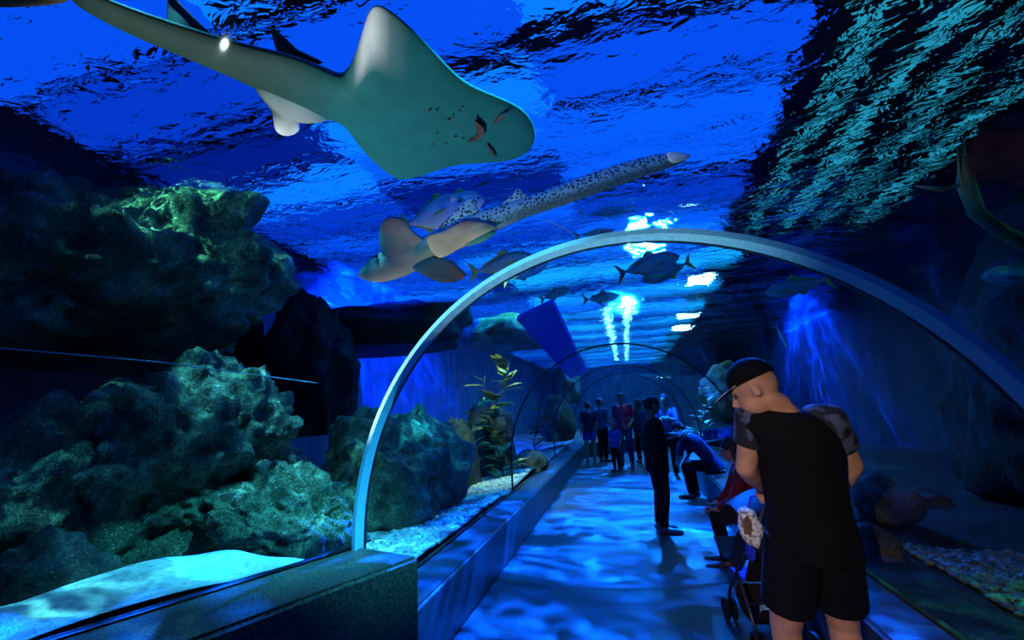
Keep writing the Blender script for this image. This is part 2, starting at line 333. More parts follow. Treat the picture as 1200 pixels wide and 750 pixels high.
def sheet(name, profile, stations, m, flip=False):
    bm = bmesh.new(); rows = [[bm.verts.new(f(x, z)) for x, z in profile] for f in stations]
    for a, b in zip(rows, rows[1:]):
        for k in range(len(profile)-1): bm.faces.new((a[k], a[k+1], b[k+1], b[k]))
    o = obj(name, bm, m, smooth=True); return tag(o, kind='structure')
mid = lambda y: (lambda x, z: Vector((x, y, z)))
mitre1 = lambda x, z: Vector((x, D1 - x*T1, z))
mitre3 = lambda x, z: Vector((x, D3 - x*T3, z))
JOINTS = [6.35, 10.2]
sheet('window_1', arc(), [lambda x, z, t=t: near(x, t, z) for t in (6.0, 3.0, 0.0)], M_glass)
sheet('window_2', arc(), [mitre1, mid(JOINTS[0])], M_glass)
sheet('window_3', arc(), [mid(JOINTS[0]), mid(JOINTS[1])], M_glass)
sheet('window_4', arc(), [mid(JOINTS[1]), mitre3], M_glass)
sheet('window_5', arc(), [lambda x, z, t=t: third(x, t, z) for t in (0.0, 4.0, 9.0)], M_glass)

def ring(name, m, f0, f1, r0, r1, z0=HB):
    """arched strip between two cross-sections with thickness r0..r1"""
    bm = bmesh.new(); pi_, po = arc(56, r0, z0), arc(56, r1, z0)
    rows = [[bm.verts.new(f(x, z)) for x, z in pr] for f, pr in ((f0, pi_), (f1, pi_), (f1, po), (f0, po))]
    for q in range(4):
        a, b = rows[q], rows[(q+1) % 4]
        for k in range(len(pi_)-1): bm.faces.new((a[k], a[k+1], b[k+1], b[k]))
    for k in (0, -1): bm.faces.new([r[k] for r in rows])
    return tag(obj(name, fix(bm), m), kind='structure')
sh = lambda d: (lambda x, z: Vector((x, D1 - x*T1 + d, z)))
ring('trim_1', M_band, sh(-0.095), sh(0.0), RT-0.030, RT-0.004, 0.79)
ring('trim_2', M_seal, sh(0.002), sh(0.022), RT-0.034, RT-0.002, HB)
for i, y in enumerate(JOINTS):
    ring('trim_%d' % (3+i), M_seal, mid(y-0.018), mid(y+0.018), RT-0.02, RT-0.002)
ring('trim_5', M_seal, lambda x, z: Vector((x, D3 - x*T3 - 0.02, z)), lambda x, z: Vector((x, D3 - x*T3 + 0.02, z)), RT-0.02, RT-0.002)
# long horizontal joint of the near glass, and black base seals along the far glass
def seam(name, pts, r, m, n=8):
    bm = bmesh.new(); add_tube(bm, pts, r, n); return tag(obj(name, bm, m, smooth=True), kind='structure')
seam('trim_6', [far(-BI+0.015, D1+0.42, HB+0.012), far(-BI+0.015, D3+0.6, HB+0.012)], 0.016, M_seal)
seam('trim_7', [far(BI-0.015, D1-0.40, HB+0.012), far(BI-0.015, D3-0.62, HB+0.012)], 0.016, M_seal)
seam('trim_8', [near(-BI+0.02, 0.03, 0.81), near(-BI+0.02, 5.0, 0.81)], 0.014, M_seal)

# floor: one slab under all three lengths
bm = bmesh.new()
pl = [near(-BI, 6, 0), near(-BI, 0, 0), third(-BI, 0, 0), third(-BI, 9, 0)]
pr = [near(BI, 6, 0), near(BI, 0, 0), third(BI, 0, 0), third(BI, 9, 0)]
for z, rev in ((0.0, False), (-0.2, True)):
    a = [bm.verts.new((p.x, p.y, z)) for p in pl]; b = [bm.verts.new((p.x, p.y, z)) for p in pr]
    for k in range(3):
        fc = (a[k], b[k], b[k+1], a[k+1]); bm.faces.new(fc[::-1] if rev else fc)
tag(obj('floor', bm, M_floor), kind='structure')

def run(name, prof, stations, m, label, cat='bench', bevel=0.02):
    """solid bench of a given cross-section swept through stations"""
    bm = bmesh.new(); rows = [[bm.verts.new(f(x, z)) for x, z in prof] for f in stations]
    n = len(prof)
    for a, b in zip(rows, rows[1:]):
        for k in range(n): bm.faces.new((a[k], a[(k+1) % n], b[(k+1) % n], b[k]))
    bm.faces.new(rows[0]); bm.faces.new(rows[-1][::-1]); fix(bm)
    es = [e for e in bm.edges if e.calc_face_angle(0) > 0.5]
    bmesh.ops.bevel(bm, geom=es, offset=bevel, segments=3, affect='EDGES')
    return tag(obj(name, bm, m), label, cat)
T = lambda f, t: (lambda x, z: f(x, t, z))
LB = [(-BW, 0), (-BW, HB), (-BI, HB), (-BI, 0)]
RB = [(BW, 0), (BW, HB), (BI, HB), (BI, 0)]
run('concrete_bench', LB, [T(near, -0.012), mitre3, T(third, 9)], M_bench, 'long low blue-lit bench along the left glass, sand behind it')
run('concrete_bench', RB, [T(near, 6), mitre1, mitre3, T(third, 5)], M_bench, 'long low bench along the right glass where two people sit')
NB = [(-1.084, 0), (-1.084, 0.8), (-BI, 0.8), (-BI, 0)]
run('concrete_parapet', NB, [T(near, 6), T(near, 0.012)], M_conc, 'taller brown speckled concrete parapet beside the sand, ending in a square corner', 'parapet')

# ------------------------------------------------------------------ the tank: walls, bed, water, hall roof
XL, XR, YN, YF, ZW = -6.3, 6.6, -6.0, 34.0, 4.1
def box_obj(name, a, b, m): bm = bmesh.new(); add_box(bm, a, b); return tag(obj(name, bm, m), kind='structure')
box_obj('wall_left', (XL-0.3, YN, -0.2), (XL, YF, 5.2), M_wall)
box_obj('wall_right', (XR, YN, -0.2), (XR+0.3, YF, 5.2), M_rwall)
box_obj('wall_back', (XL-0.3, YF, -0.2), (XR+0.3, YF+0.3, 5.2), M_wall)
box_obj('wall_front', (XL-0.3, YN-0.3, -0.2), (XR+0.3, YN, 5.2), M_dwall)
box_obj('ceiling', (XL-3, YN-2, 9.9), (XR+3, YF+2, 10.1), M_roof)
# rippled water skin
bm = bmesh.new(); nx, ny = 80, 260
vs = [[None]*(ny+1) for _ in range(nx+1)]
for i in range(nx+1):
    for j in range(ny+1):
        x = XL + 0.01 + (XR-XL-0.02)*i/nx; y = YN + 0.01 + (YF-YN-0.02)*j/ny
        z = ZW + 0.09*noise.noise((x*0.8, y*1.2, 0.3)) + 0.045*noise.noise((x*2.1, y*2.9, 1.7))
        vs[i][j] = bm.verts.new((x, y, z))
for i in range(nx):
    for j in range(ny): bm.faces.new((vs[i][j], vs[i+1][j], vs[i+1][j+1], vs[i][j+1]))
tag(obj('water_surface', bm, M_water, smooth=True), 'rippled water surface of the tank seen from below, blue and glinting', 'water', kind='stuff')

# bed of the tank beside the tunnel, as height fields
def glass_x(y):
    """x of the left glass line at this y"""
    ya = D1 + RT*T1
    return -BI if y >= ya else -BI - (ya-y)*math.tan(BN)
def sm_(a, b, x):
    t = max(0, min(1, (x-a)/(b-a))); return t*t*(3-2*t)
def bed_h(x, y):
    h = 0.36 + 0.05*noise.noise((x*0.9, y*0.9, 4.0)) + 0.02*noise.noise((x*4, y*4, 2.0))
    d = glass_x(y)-x
    # sand heaped against the near glass, and a gravel bank along the far glass
    k = max(0, min(1, (3.1-y)/0.9)); k = k*k*(3-2*k)
    h += k*(0.42 + 0.06*noise.noise((x*1.6, y*1.6, 7)) + 0.05*sm_(0.1, 0.5, d))*(1-sm_(0.55, 1.3, d))
    h += 0.12*(1-k)*max(0, 1-d/0.9)
    return h
def bed(name, xs, ys, hf, ok, m, label=None, kind='structure', cat=None):
    bm = bmesh.new(); g = {}
    for i, x in enumerate(xs):
        for j, y in enumerate(ys): g[i, j] = bm.verts.new((*ok(x, y), 0))
    for v in bm.verts: v.co.z = hf(v.co.x, v.co.y)
    for i in range(len(xs)-1):
        for j in range(len(ys)-1): bm.faces.new((g[i, j], g[i+1, j], g[i+1, j+1], g[i, j+1]))
    return tag(obj(name, bm, m, smooth=True), label, cat, kind=kind)
lin = lambda a, b, n: [a+(b-a)*k/n for k in range(n+1)]
# left bed: columns follow the glass line (u = 0 at the glass, 1 at the wall)
bed('floor', lin(0, 1, 60), lin(-4, 20, 240), bed_h, lambda u, y: (glass_x(y)-0.012 - (u**1.5)*(glass_x(y)-0.012-XL), y), M_bed)
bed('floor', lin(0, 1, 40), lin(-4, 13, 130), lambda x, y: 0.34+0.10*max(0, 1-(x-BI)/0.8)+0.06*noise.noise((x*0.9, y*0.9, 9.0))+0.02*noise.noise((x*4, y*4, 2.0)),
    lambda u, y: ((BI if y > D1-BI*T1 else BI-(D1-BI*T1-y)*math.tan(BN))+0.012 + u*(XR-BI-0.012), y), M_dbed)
bed('floor', lin(-5.6, 6.6, 20), lin(15.2, 34, 20), lambda x, y: -0.15, lambda x, y: (x, y), M_bed)
# pale sand heap against the near glass
def sand_h(x, y):
    d = glass_x(y)-x; return bed_h(x, y) + 0.03*(1-sm_(0.6, 1.0, d))-0.01*sm_(0.8, 1.0, d) + 0.012*noise.noise((x*5, y*5, 3))
bed('sand', lin(0, 1, 40), lin(-1.2, 2.75, 80), sand_h, lambda u, y: (glass_x(y)-0.012 - u*1.0, y), M_sand, 'smooth pale heap of sand behind the near glass', 'stuff', 'sand')
# ------------------------------------------------------------------ rocks
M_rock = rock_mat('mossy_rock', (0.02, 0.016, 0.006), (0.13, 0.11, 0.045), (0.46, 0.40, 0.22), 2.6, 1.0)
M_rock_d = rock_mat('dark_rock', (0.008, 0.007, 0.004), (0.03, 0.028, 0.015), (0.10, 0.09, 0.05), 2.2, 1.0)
M_rock_u = rock_mat('shade_coloured_rock', (0.003, 0.003, 0.0025), (0.010, 0.010, 0.008), (0.030, 0.028, 0.02), 2.2, 1.0, 0.06)  # rock copy with the shade put into its colour
M_pebble_d = mat('dim_pebble', (0.015, 0.025, 0.016), (0.08, 0.12, 0.075), 0.6, 20, 3)  # pebbles darkened and greened, dim light put into the colour
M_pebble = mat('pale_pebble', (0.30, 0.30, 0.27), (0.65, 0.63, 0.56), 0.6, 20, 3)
def rock(name, c, r, seed, label, m=None, amp=0.16, fr=1.0, sub=5, cat='rock', group=None, ridges=0.5, tilt=0.5):
    """boulder: an icosphere pushed about by fractal noise, with tilted strata and cracks; flattened base"""
    bm = bmesh.new(); bmesh.ops.create_icosphere(bm, subdivisions=sub, radius=1)
    sd = Vector((seed*3.1, seed*7.7, seed*1.3)); big = max(r)
    ax = Vector((sin(seed)*tilt, cos(seed*2.3)*tilt, 1)).normalized()
    for v in bm.verts:
        d = v.co.normalized(); p = d*fr + sd
        k = 1 + amp*2*noise.noise(p*1.1) + amp*noise.noise(p*2.3)
        w = noise.noise(p*1.7)                       # warped layers
        lay = d.dot(ax)*5.5*fr + 2.2*w
        k += ridges*0.055*(abs((lay % 1.0)-0.5)*2-0.5) * (0.5+0.8*abs(noise.noise(p*1.3+ax)))
        k += ridges*0.09*(noise.ridged_multi_fractal(p*1.9, 0.9, 2.1, 5, 1.0, 2.0)-1.2)
        k += 0.045*noise.fractal(p*6, 0.7, 2.0, 5) + ridges*0.05*(abs(noise.noise(p*3.4+ax*2))*2-0.6)
        v.co = Vector((d.x*r[0], d.y*r[1], d.z*r[2]))*max(0.4, k)
        if v.co.z < -0.6*r[2]: v.co.z = -0.6*r[2] - 0.02*noise.noise(v.co*3)
    o = obj(name, bm, m or M_rock, smooth=True); o.location = c
    return tag(o, label, cat, group)
def rock_px(px, py, D, rpx, seed, label, **k):
    """boulder centred where the photo shows it, at depth D, radii given in photo pixels"""
    c = atD(px, py, D); r = [q*D/FPX for q in rpx]
    return rock('boulder', c, r, seed, label, **k)
rock_px(222, 558, 4.2, (128, 120, 125), 1.0, 'large rounded boulder with a small dark cave, behind the sand heap', fr=1.15, ridges=1.7, amp=0.2, sub=6)
rock_px(330, 612, 3.75, (88, 60, 62), 2.0, 'low ribbed boulder between the cave boulder and the bright arch', fr=1.2, ridges=1.6, sub=6)
rock_px(458, 580, 5.5, (92, 80, 100), 3.3, 'mossy upright boulder seen behind the foot of the bright arch', fr=1.1, ridges=1.4)
rock_px(5, 590, 3.4, (110, 90, 105), 4.2, 'dark crumbly boulder at the far left edge beside the cave boulder', fr=1.5, amp=0.2, ridges=1.2)
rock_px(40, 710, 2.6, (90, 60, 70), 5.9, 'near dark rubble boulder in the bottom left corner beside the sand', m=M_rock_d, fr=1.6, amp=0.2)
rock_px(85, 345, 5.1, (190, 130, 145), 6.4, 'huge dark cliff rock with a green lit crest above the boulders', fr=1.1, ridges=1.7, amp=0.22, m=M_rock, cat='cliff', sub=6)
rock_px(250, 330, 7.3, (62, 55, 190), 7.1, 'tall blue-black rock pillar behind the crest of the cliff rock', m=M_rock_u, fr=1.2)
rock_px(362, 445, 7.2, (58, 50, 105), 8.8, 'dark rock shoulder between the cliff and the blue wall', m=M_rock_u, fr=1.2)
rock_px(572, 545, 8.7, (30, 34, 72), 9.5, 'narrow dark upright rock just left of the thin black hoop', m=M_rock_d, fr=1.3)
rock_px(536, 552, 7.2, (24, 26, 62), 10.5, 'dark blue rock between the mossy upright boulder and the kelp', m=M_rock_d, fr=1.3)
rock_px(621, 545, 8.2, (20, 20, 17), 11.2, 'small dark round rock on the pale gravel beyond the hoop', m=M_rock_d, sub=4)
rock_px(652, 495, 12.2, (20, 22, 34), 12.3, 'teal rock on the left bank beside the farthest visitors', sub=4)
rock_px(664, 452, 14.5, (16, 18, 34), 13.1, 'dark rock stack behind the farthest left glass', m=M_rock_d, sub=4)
rock_px(600, 392, 10.5, (48, 50, 26), 14.4, 'pale rock ledge near the water surface beyond the kelp', sub=4)
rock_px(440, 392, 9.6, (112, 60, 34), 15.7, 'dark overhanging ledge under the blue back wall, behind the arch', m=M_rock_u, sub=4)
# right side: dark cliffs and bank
rock('boulder', (4.9, 5.6, 1.5), (1.3, 2.0, 1.9), 16.2, 'huge shade-coloured cliff rock behind the right glass, beyond the capped man', m=M_rock_u, cat='cliff')
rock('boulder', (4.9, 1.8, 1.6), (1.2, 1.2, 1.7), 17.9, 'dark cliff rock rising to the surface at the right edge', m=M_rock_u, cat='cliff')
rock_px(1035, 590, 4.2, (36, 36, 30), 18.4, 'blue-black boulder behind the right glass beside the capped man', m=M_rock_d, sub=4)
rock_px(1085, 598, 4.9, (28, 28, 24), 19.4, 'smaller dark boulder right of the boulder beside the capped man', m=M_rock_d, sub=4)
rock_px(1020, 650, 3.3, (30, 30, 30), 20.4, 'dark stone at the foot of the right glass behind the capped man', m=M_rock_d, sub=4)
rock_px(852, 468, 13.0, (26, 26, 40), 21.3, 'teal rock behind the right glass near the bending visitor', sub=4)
# coarse gravel: real stones, joined
_b = bmesh.new(); bmesh.ops.create_icosphere(_b, subdivisions=1, radius=1)
_pv = [v.co.copy() for v in _b.verts]; _pf = [tuple(v.index for v in f.verts) for f in _b.faces]; _b.free()
def gravel(name, label, n, place, seed, m, s0=0.014, s1=0.036):
    rd = random.Random(seed); vs = []; fs = []
    for _ in range(n):
        x, y, z = place(rd); s = rd.uniform(s0, s1); q = len(vs)
        sx, sy, sz = s*rd.uniform(0.8, 1.4), s*rd.uniform(0.8, 1.4), s*rd.uniform(0.5, 0.9)
        vs += [(x+p.x*sx, y+p.y*sy, z+s*0.3+p.z*sz) for p in _pv]; fs += [(i+q, j+q, k+q) for i, j, k in _pf]
    me = bpy.data.meshes.new(name); me.from_pydata(vs, [], fs)
    return tag(obj(name, me, m), label, 'gravel', kind='stuff')
def lp(rd):
    y = 2.7 + 11.0*rd.random()**1.4; d = 0.03 + 0.75*rd.random(); x = glass_x(y)-d; return x, y, bed_h(x, y)
gravel('gravel', 'coarse pale gravel bank along the left glass beyond the parapet', 7500, lp, 3, M_pebble)
def rp(rd):
    y = 1.2 + 3.2*rd.random(); x = BI + 0.5 + 0.8*rd.random(); return x, y, 0.36+0.10*max(0, 1-(x-BI)/0.8)+0.06*noise.noise((x*0.9, y*0.9, 9.0))+0.02*noise.noise((x*4, y*4, 2.0))
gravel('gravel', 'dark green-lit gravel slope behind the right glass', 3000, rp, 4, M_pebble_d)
# ------------------------------------------------------------------ animals of the tank
def lens_loft(name, st, thick, nvec, m, parent=None, colf=None, n=20, down=1.0, up=1.0, pw=1.0):
    """body lofted through stations (edge point a, edge point b, thickness); nvec = back direction. Section is a flattened lens.
    colf(i, s, side, backness) -> rgba painted on the 'col' attribute"""
    bm = bmesh.new(); cl = bm.loops.layers.float_color.new('col'); data = {}
    rings = []
    for i, (a, b) in enumerate(st):
        a, b = Vector(a), Vector(b); c = (a+b)/2; e = (a-b)/2; t = thick[i]; rg = []
        nv = nvec(i) if callable(nvec) else nvec
        for k in range(n):
            an = 2*pi*k/n; ca, sa = cos(an), sin(an)
            v = bm.verts.new(c + e*ca + nv*(t*(abs(sa)**pw)*(up if sa > 0 else -down)))
            data[v] = (i/(len(st)-1), ca, sa); rg.append(v)
        rings.append(rg)
    for p, q in zip(rings, rings[1:]):
        for k in range(n): bm.faces.new((p[k], p[(k+1) % n], q[(k+1) % n], q[k]))
    bm.faces.new(rings[0][::-1]); bm.faces.new(rings[-1]); fix(bm)
    for f in bm.faces:
        for lo in f.loops: lo[cl] = colf(*data[lo.vert]) if colf else (0.5, 0.5, 0.5, 0)
    o = obj(name, bm, m, parent, smooth=True)
    md = o.modifiers.new('sub', 'SUBSURF'); md.levels = 1; md.render_levels = 2
    return o
def fin(name, pts, nrm, thick, m, parent, cols=None):
    """solid fin from its outline, thick in the middle and thin at the rim; cols: one rgba per outline point"""
    P = [Vector(p) for p in pts]; n0 = len(P); C = cols or [(0.3, 0.3, 0.3, 0)]*n0; K = 5
    out, oc = [], []
    for i in range(n0):                                   # closed Catmull-Rom through the outline
        p0, p1, p2, p3 = P[i-1], P[i], P[(i+1) % n0], P[(i+2) % n0]
        for k in range(K):
            t = k/K
            out.append(((p1*2) + (p2-p0)*t + (p0*2-p1*5+p2*4-p3)*t*t + (p1*3-p0-p2*3+p3)*t*t*t)*0.5)
            oc.append(tuple(u+(v-u)*t for u, v in zip(C[i], C[(i+1) % n0])))
    nv = Vector(nrm).normalized(); c = sum(out, Vector())/len(out); cm = tuple(sum(q[j] for q in oc)/len(oc) for j in range(4))
    bm = bmesh.new(); cl = bm.loops.layers.float_color.new('col'); colr = {}; n = len(out)
    def rg(f, h, w):
        r = []
        for p, q in zip(out, oc):
            v = bm.verts.new(c+(p-c)*f+nv*h); colr[v] = tuple(u+(x-u)*w for u, x in zip(q, cm)); r.append(v)
        return r
    prof = ((0.30, 0.50, .9), (0.62, 0.44, .6), (0.86, 0.27, .25), (1.0, 0.06, 0))
    rings = [rg(f, thick*h, w) for f, h, w in prof] + [rg(f, -thick*h, w) for f, h, w in reversed(prof)]
    for a, b in zip(rings, rings[1:]):
        for k in range(n): bm.faces.new((a[k], a[(k+1) % n], b[(k+1) % n], b[k]))
    bm.faces.new(rings[0]); bm.faces.new(rings[-1][::-1]); fix(bm)
    for f in bm.faces:
        for lo in f.loops: lo[cl] = colr[lo.vert]
    return obj(name, bm, m, parent, smooth=True)
def sm(a, b, x):
    t = max(0, min(1, (x-a)/(b-a))); return t*t*(3-2*t)
def mixc(a, b, t): return tuple(p+(q-p)*t for p, q in zip(a, b))
M_skin = vmat('ray_skin', 0.6, 0.12)
M_spot = vmat('spotted_skin', 0.5, 0.4, spots=36)
M_mouth = mat('mouth_skin', (0.05, 0.02, 0.015), (0.12, 0.05, 0.03), 0.6, 30)
M_eye = mat('fish_eye', (0.004, 0.004, 0.004), None, 0.15)

# wedge-shaped ray gliding over the tunnel, seen from below
SZ = 3.25
up = Vector((0, 0, 1))
U = [(627.5, 157), (625, 143), (613, 127), (586, 114), (549, 100), (527, 80), (507, 57), (480, 30), (458, 11), (435, -2), (425, 36), (415, 70), (402, 92), (392, 88), (363, 74), (333, 64), (280, 53), (230, 37), (167, 17), (120, -2), (76, -20)]
L = [(627.5, 160), (623, 176), (606, 187), (581, 191), (541, 192), (516, 198), (493, 207), (469, 213), (453, 203), (440, 192), (428, 180), (416, 164), (405, 147), (392, 141), (370, 136), (335, 122), (290, 98), (236, 75), (170, 48), (122, 26), (78, 0)]
root = thing('wedge_ray', 'huge pale-bellied wedge-shaped ray with hot light painted pink-white on its fin tips gliding overhead', 'ray', atZ(480, 120, SZ))
inv = Vector(root.location)
lp_ = lambda q, z=SZ: atZ(q[0], q[1], z)-inv
st = [(lp_(a), lp_(b)) for a, b in zip(U, L)]
th = [0.01, 0.045, 0.07, 0.085, 0.10, 0.105, 0.11, 0.115, 0.12, 0.12, 0.115, 0.115, 0.11, 0.10, 0.095, 0.085, 0.07, 0.06, 0.05, 0.04, 0.03]
BEL = (0.014, 0.125, 0.118, 0); HOT_TIP = (1.0, 0.84, 0.76, 0); BACK = (0.10, 0.10, 0.08, 0)  # belly carries teal water light, tips hot light, painted into the colour
def rc(s, ca, sa):
    c = BEL
    if sa > 0.12: c = BACK
    tip = sm(0.52, 0.80, ca)*sm(0.39, 0.43, s)*(1-sm(0.50, 0.56, s))
    c = mixc(c, HOT_TIP, tip if sa <= 0.3 else 0)
    c = mixc(c, (0.035, 0.05, 0.028, 0), 0.92*sm(0.60, 0.80, s))
    c = mixc(c, (0.06, 0.06, 0.05, 0), 0.7*sm(0.86, 0.98, -ca)*sm(0.5, 0.7, s))
    return c
lens_loft('body', st, th, up, M_skin, root, rc, n=24, down=0.55, up=1.0, pw=1.3)
DRK = (0.03, 0.025, 0.02, 0); GRN = (0.06, 0.1, 0.08, 0)
fin('pelvic_fin', [lp_(q, SZ-0.02) for q in ((300, 100), (318, 130), (323, 152), (336, 159), (350, 153), (352, 140), (366, 143), (386, 138), (360, 112))], up, 0.05, M_skin, root,
    [GRN, DRK, HOT_TIP, HOT_TIP, HOT_TIP, DRK, GRN, BEL, BEL])
fin('pelvic_fin', [lp_(q, SZ+0.03) for q in ((300, 72), (330, 66), (350, 72), (352, 88), (340, 97), (312, 88))], up, 0.04, M_skin, root, [DRK]*6)
fin('dorsal_fin', [lp_((270, 62), SZ+0.06), lp_((247, 40), SZ+0.09), atZ(214, 8, SZ+0.26)-inv, atZ(200, -6, SZ+0.34)-inv, atZ(196, 4, SZ+0.30)-inv, lp_((205, 45), SZ+0.05)], RGT, 0.03, M_skin, root, [DRK]*6)
fin('dorsal_fin', [lp_((378, 74), SZ+0.09), lp_((352, 62), SZ+0.1), atZ(322, 34, SZ+0.28)-inv, atZ(318, 36, SZ+0.28)-inv, lp_((333, 72), SZ+0.08)], RGT, 0.03, M_skin, root, [DRK]*5)
fin('caudal_fin', [lp_((80, -14), SZ), lp_((78, 1), SZ-0.01), lp_((50, 6), SZ-0.02), lp_((0, 8), SZ-0.03), lp_((-40, 2), SZ-0.03), lp_((-30, -40), SZ+0.1), lp_((30, -60), SZ+0.2)], up, 0.04, M_skin, root, [(0.12, 0.08, 0.04, 0)]*7)
bm = bmesh.new()
zb = SZ-0.066
mo = [(548, 166), (556, 165), (563, 162), (567, 157), (567, 150), (562, 145), (556, 140), (556, 146), (559, 151), (559, 157), (555, 162)]
add_slab(bm, [lp_(q, zb) for q in mo], up, 0.03); obj('mouth', fix(bm), M_mouth, root)
for a, b in (((578, 145), (594, 133)), ((571, 168), (580, 186))):
    bm = bmesh.new(); mx_ = ((a[0]+b[0])/2, (a[1]+b[1])/2)
    ox, oy = (b[1]-a[1])*0.13, -(b[0]-a[0])*0.13
    add_slab(bm, [lp_(q, zb+0.012) for q in (a, (mx_[0]+ox, mx_[1]+oy), b, (mx_[0]-ox*0.6, mx_[1]-oy*0.6))], up, 0.04); obj('nostril', fix(bm), M_mouth, root)
for sgn in (-1, 1):
    bm = bmesh.new(); rd = random.Random(5+sgn)
    for k in range(5):
        p = lp_((505+9*k+rd.uniform(-3, 3), 150+sgn*14+rd.uniform(-8, 8)), SZ-0.062); ball(bm, p, (0.006+0.008*rd.random(), 0.007, 0.006), 1)
    tag(obj('gill_marks', bm, M_mouth, root), kind='stuff')

# spotted shark diving towards the arch
DS = 4.15
root = thing('spotted_shark', 'long-tailed spotted shark with a cream belly swimming just over the arch', 'shark', atD(600, 260, DS))
inv2 = Vector(root.location)
ls = lambda q, d=0.0: atD(q[0], q[1], DS+d)-inv2
U = [(419, 321), (427, 309), (439, 299), (450, 293), (468, 286), (484, 281), (500, 276), (522, 262), (546, 250), (575, 243), (610, 232), (645, 221), (697, 200), (750, 184), (784, 178), (800, 178), (808, 181)]
L = [(420, 325), (430, 330), (443, 332), (464, 328), (484, 320), (500, 309), (514, 301), (530, 296), (550, 287), (580, 271), (612, 256), (648, 245), (700, 227), (752, 208), (786, 197), (797, 192), (808, 185)]
st = [(ls(a), ls(b)) for a, b in zip(U, L)]
th = [0.02, 0.06, 0.085, 0.10, 0.11, 0.11, 0.11, 0.11, 0.105, 0.095, 0.08, 0.07, 0.055, 0.045, 0.035, 0.025, 0.012]
SPB = (0.24, 0.52, 0.66, 1); CRM = (0.60, 0.44, 0.26, 0); BRN = (0.34, 0.13, 0.08, 0); TEAL = (0.06, 0.25, 0.22, 0)
def sc_(s, ca, sa):
    # the head shows its belly, the tail its spotted back: the body is twisted
    lim = -1.1 + 2.4*(1-sm(0.38, 0.62, s))*0.5 if s > 0.36 else 0.45
    back = sm(lim-0.08, lim+0.08, ca) if s < 0.62 else 1.0
    b = mixc(CRM, TEAL, sm(-0.2, 0.5, sin(s*23)*0.5+ca*0.3))
    if s < 0.36: return mixc(b, (0.03, 0.035, 0.03, 0), sm(0.75, 0.95, ca)*(1-sm(0.12, 0.2, s)))
    c = mixc(b, SPB, back)
    return mixc(c, (0.015, 0.02, 0.03, 0.3), 0.75*sm(0.1, -0.5, ca)*sm(0.5, 0.62, s))
lens_loft('body', st, th, -FWD, M_spot, root, sc_, n=24, down=1.0, up=0.8)
fin('pectoral_fin', [ls(q, -0.06) for q in ((449, 300), (444, 280), (446, 266), (451, 257), (462, 254), (473, 257), (484, 270), (498, 284), (488, 304), (466, 312))], FWD, 0.06, M_spot, root,
    [TEAL, TEAL, BRN, BRN, BRN, BRN, CRM, CRM, TEAL, CRM])
fin('pectoral_fin', [ls(q, -0.05) for q in ((482, 312), (503, 326), (518, 331), (535, 330), (546, 323), (539, 314), (530, 306), (517, 302), (502, 302))], FWD, 0.05, M_spot, root,
    [TEAL, (0.08, 0.09, 0.06, 0), (0.05, 0.05, 0.04, 0), (0.05, 0.03, 0.03, 0), BRN, BRN, (0.12, 0.15, 0.11, 0), TEAL, TEAL])
fin('pelvic_fin', [ls(q, -0.09) for q in ((500, 279), (520, 270), (543, 259), (556, 258), (571, 261), (582, 266), (560, 278), (540, 290), (514, 302))], FWD, 0.05, M_spot, root,
    [CRM, CRM, BRN, BRN, CRM, TEAL, CRM, CRM, CRM])
fin('pelvic_fin', [ls(q, -0.05) for q in ((545, 288), (563, 285), (577, 277), (580, 271), (562, 274))], FWD, 0.04, M_spot, root, [TEAL]*5)
fin('dorsal_fin', [ls(q, -0.03) for q in ((515, 268), (530, 250), (548, 233), (558, 234), (560, 246), (566, 247))], FWD, 0.04, M_spot, root, [SPB]*6)
fin('dorsal_fin', [ls(q, -0.02) for q in ((585, 243), (597, 231), (607, 221), (612, 224), (617, 233))], FWD, 0.03, M_spot, root, [SPB]*5)
fin('tail_fringe', [ls(q, -0.05) for q in ((782, 179), (796, 178), (809, 182), (806, 186), (792, 191), (785, 189))], FWD, 0.03, M_spot, root, [(0.75, 0.8, 0.8, 0)]*6)
bm = bmesh.new(); ball(bm, ls((441, 300), -0.07), 0.016); obj('eye', bm, M_eye, root)

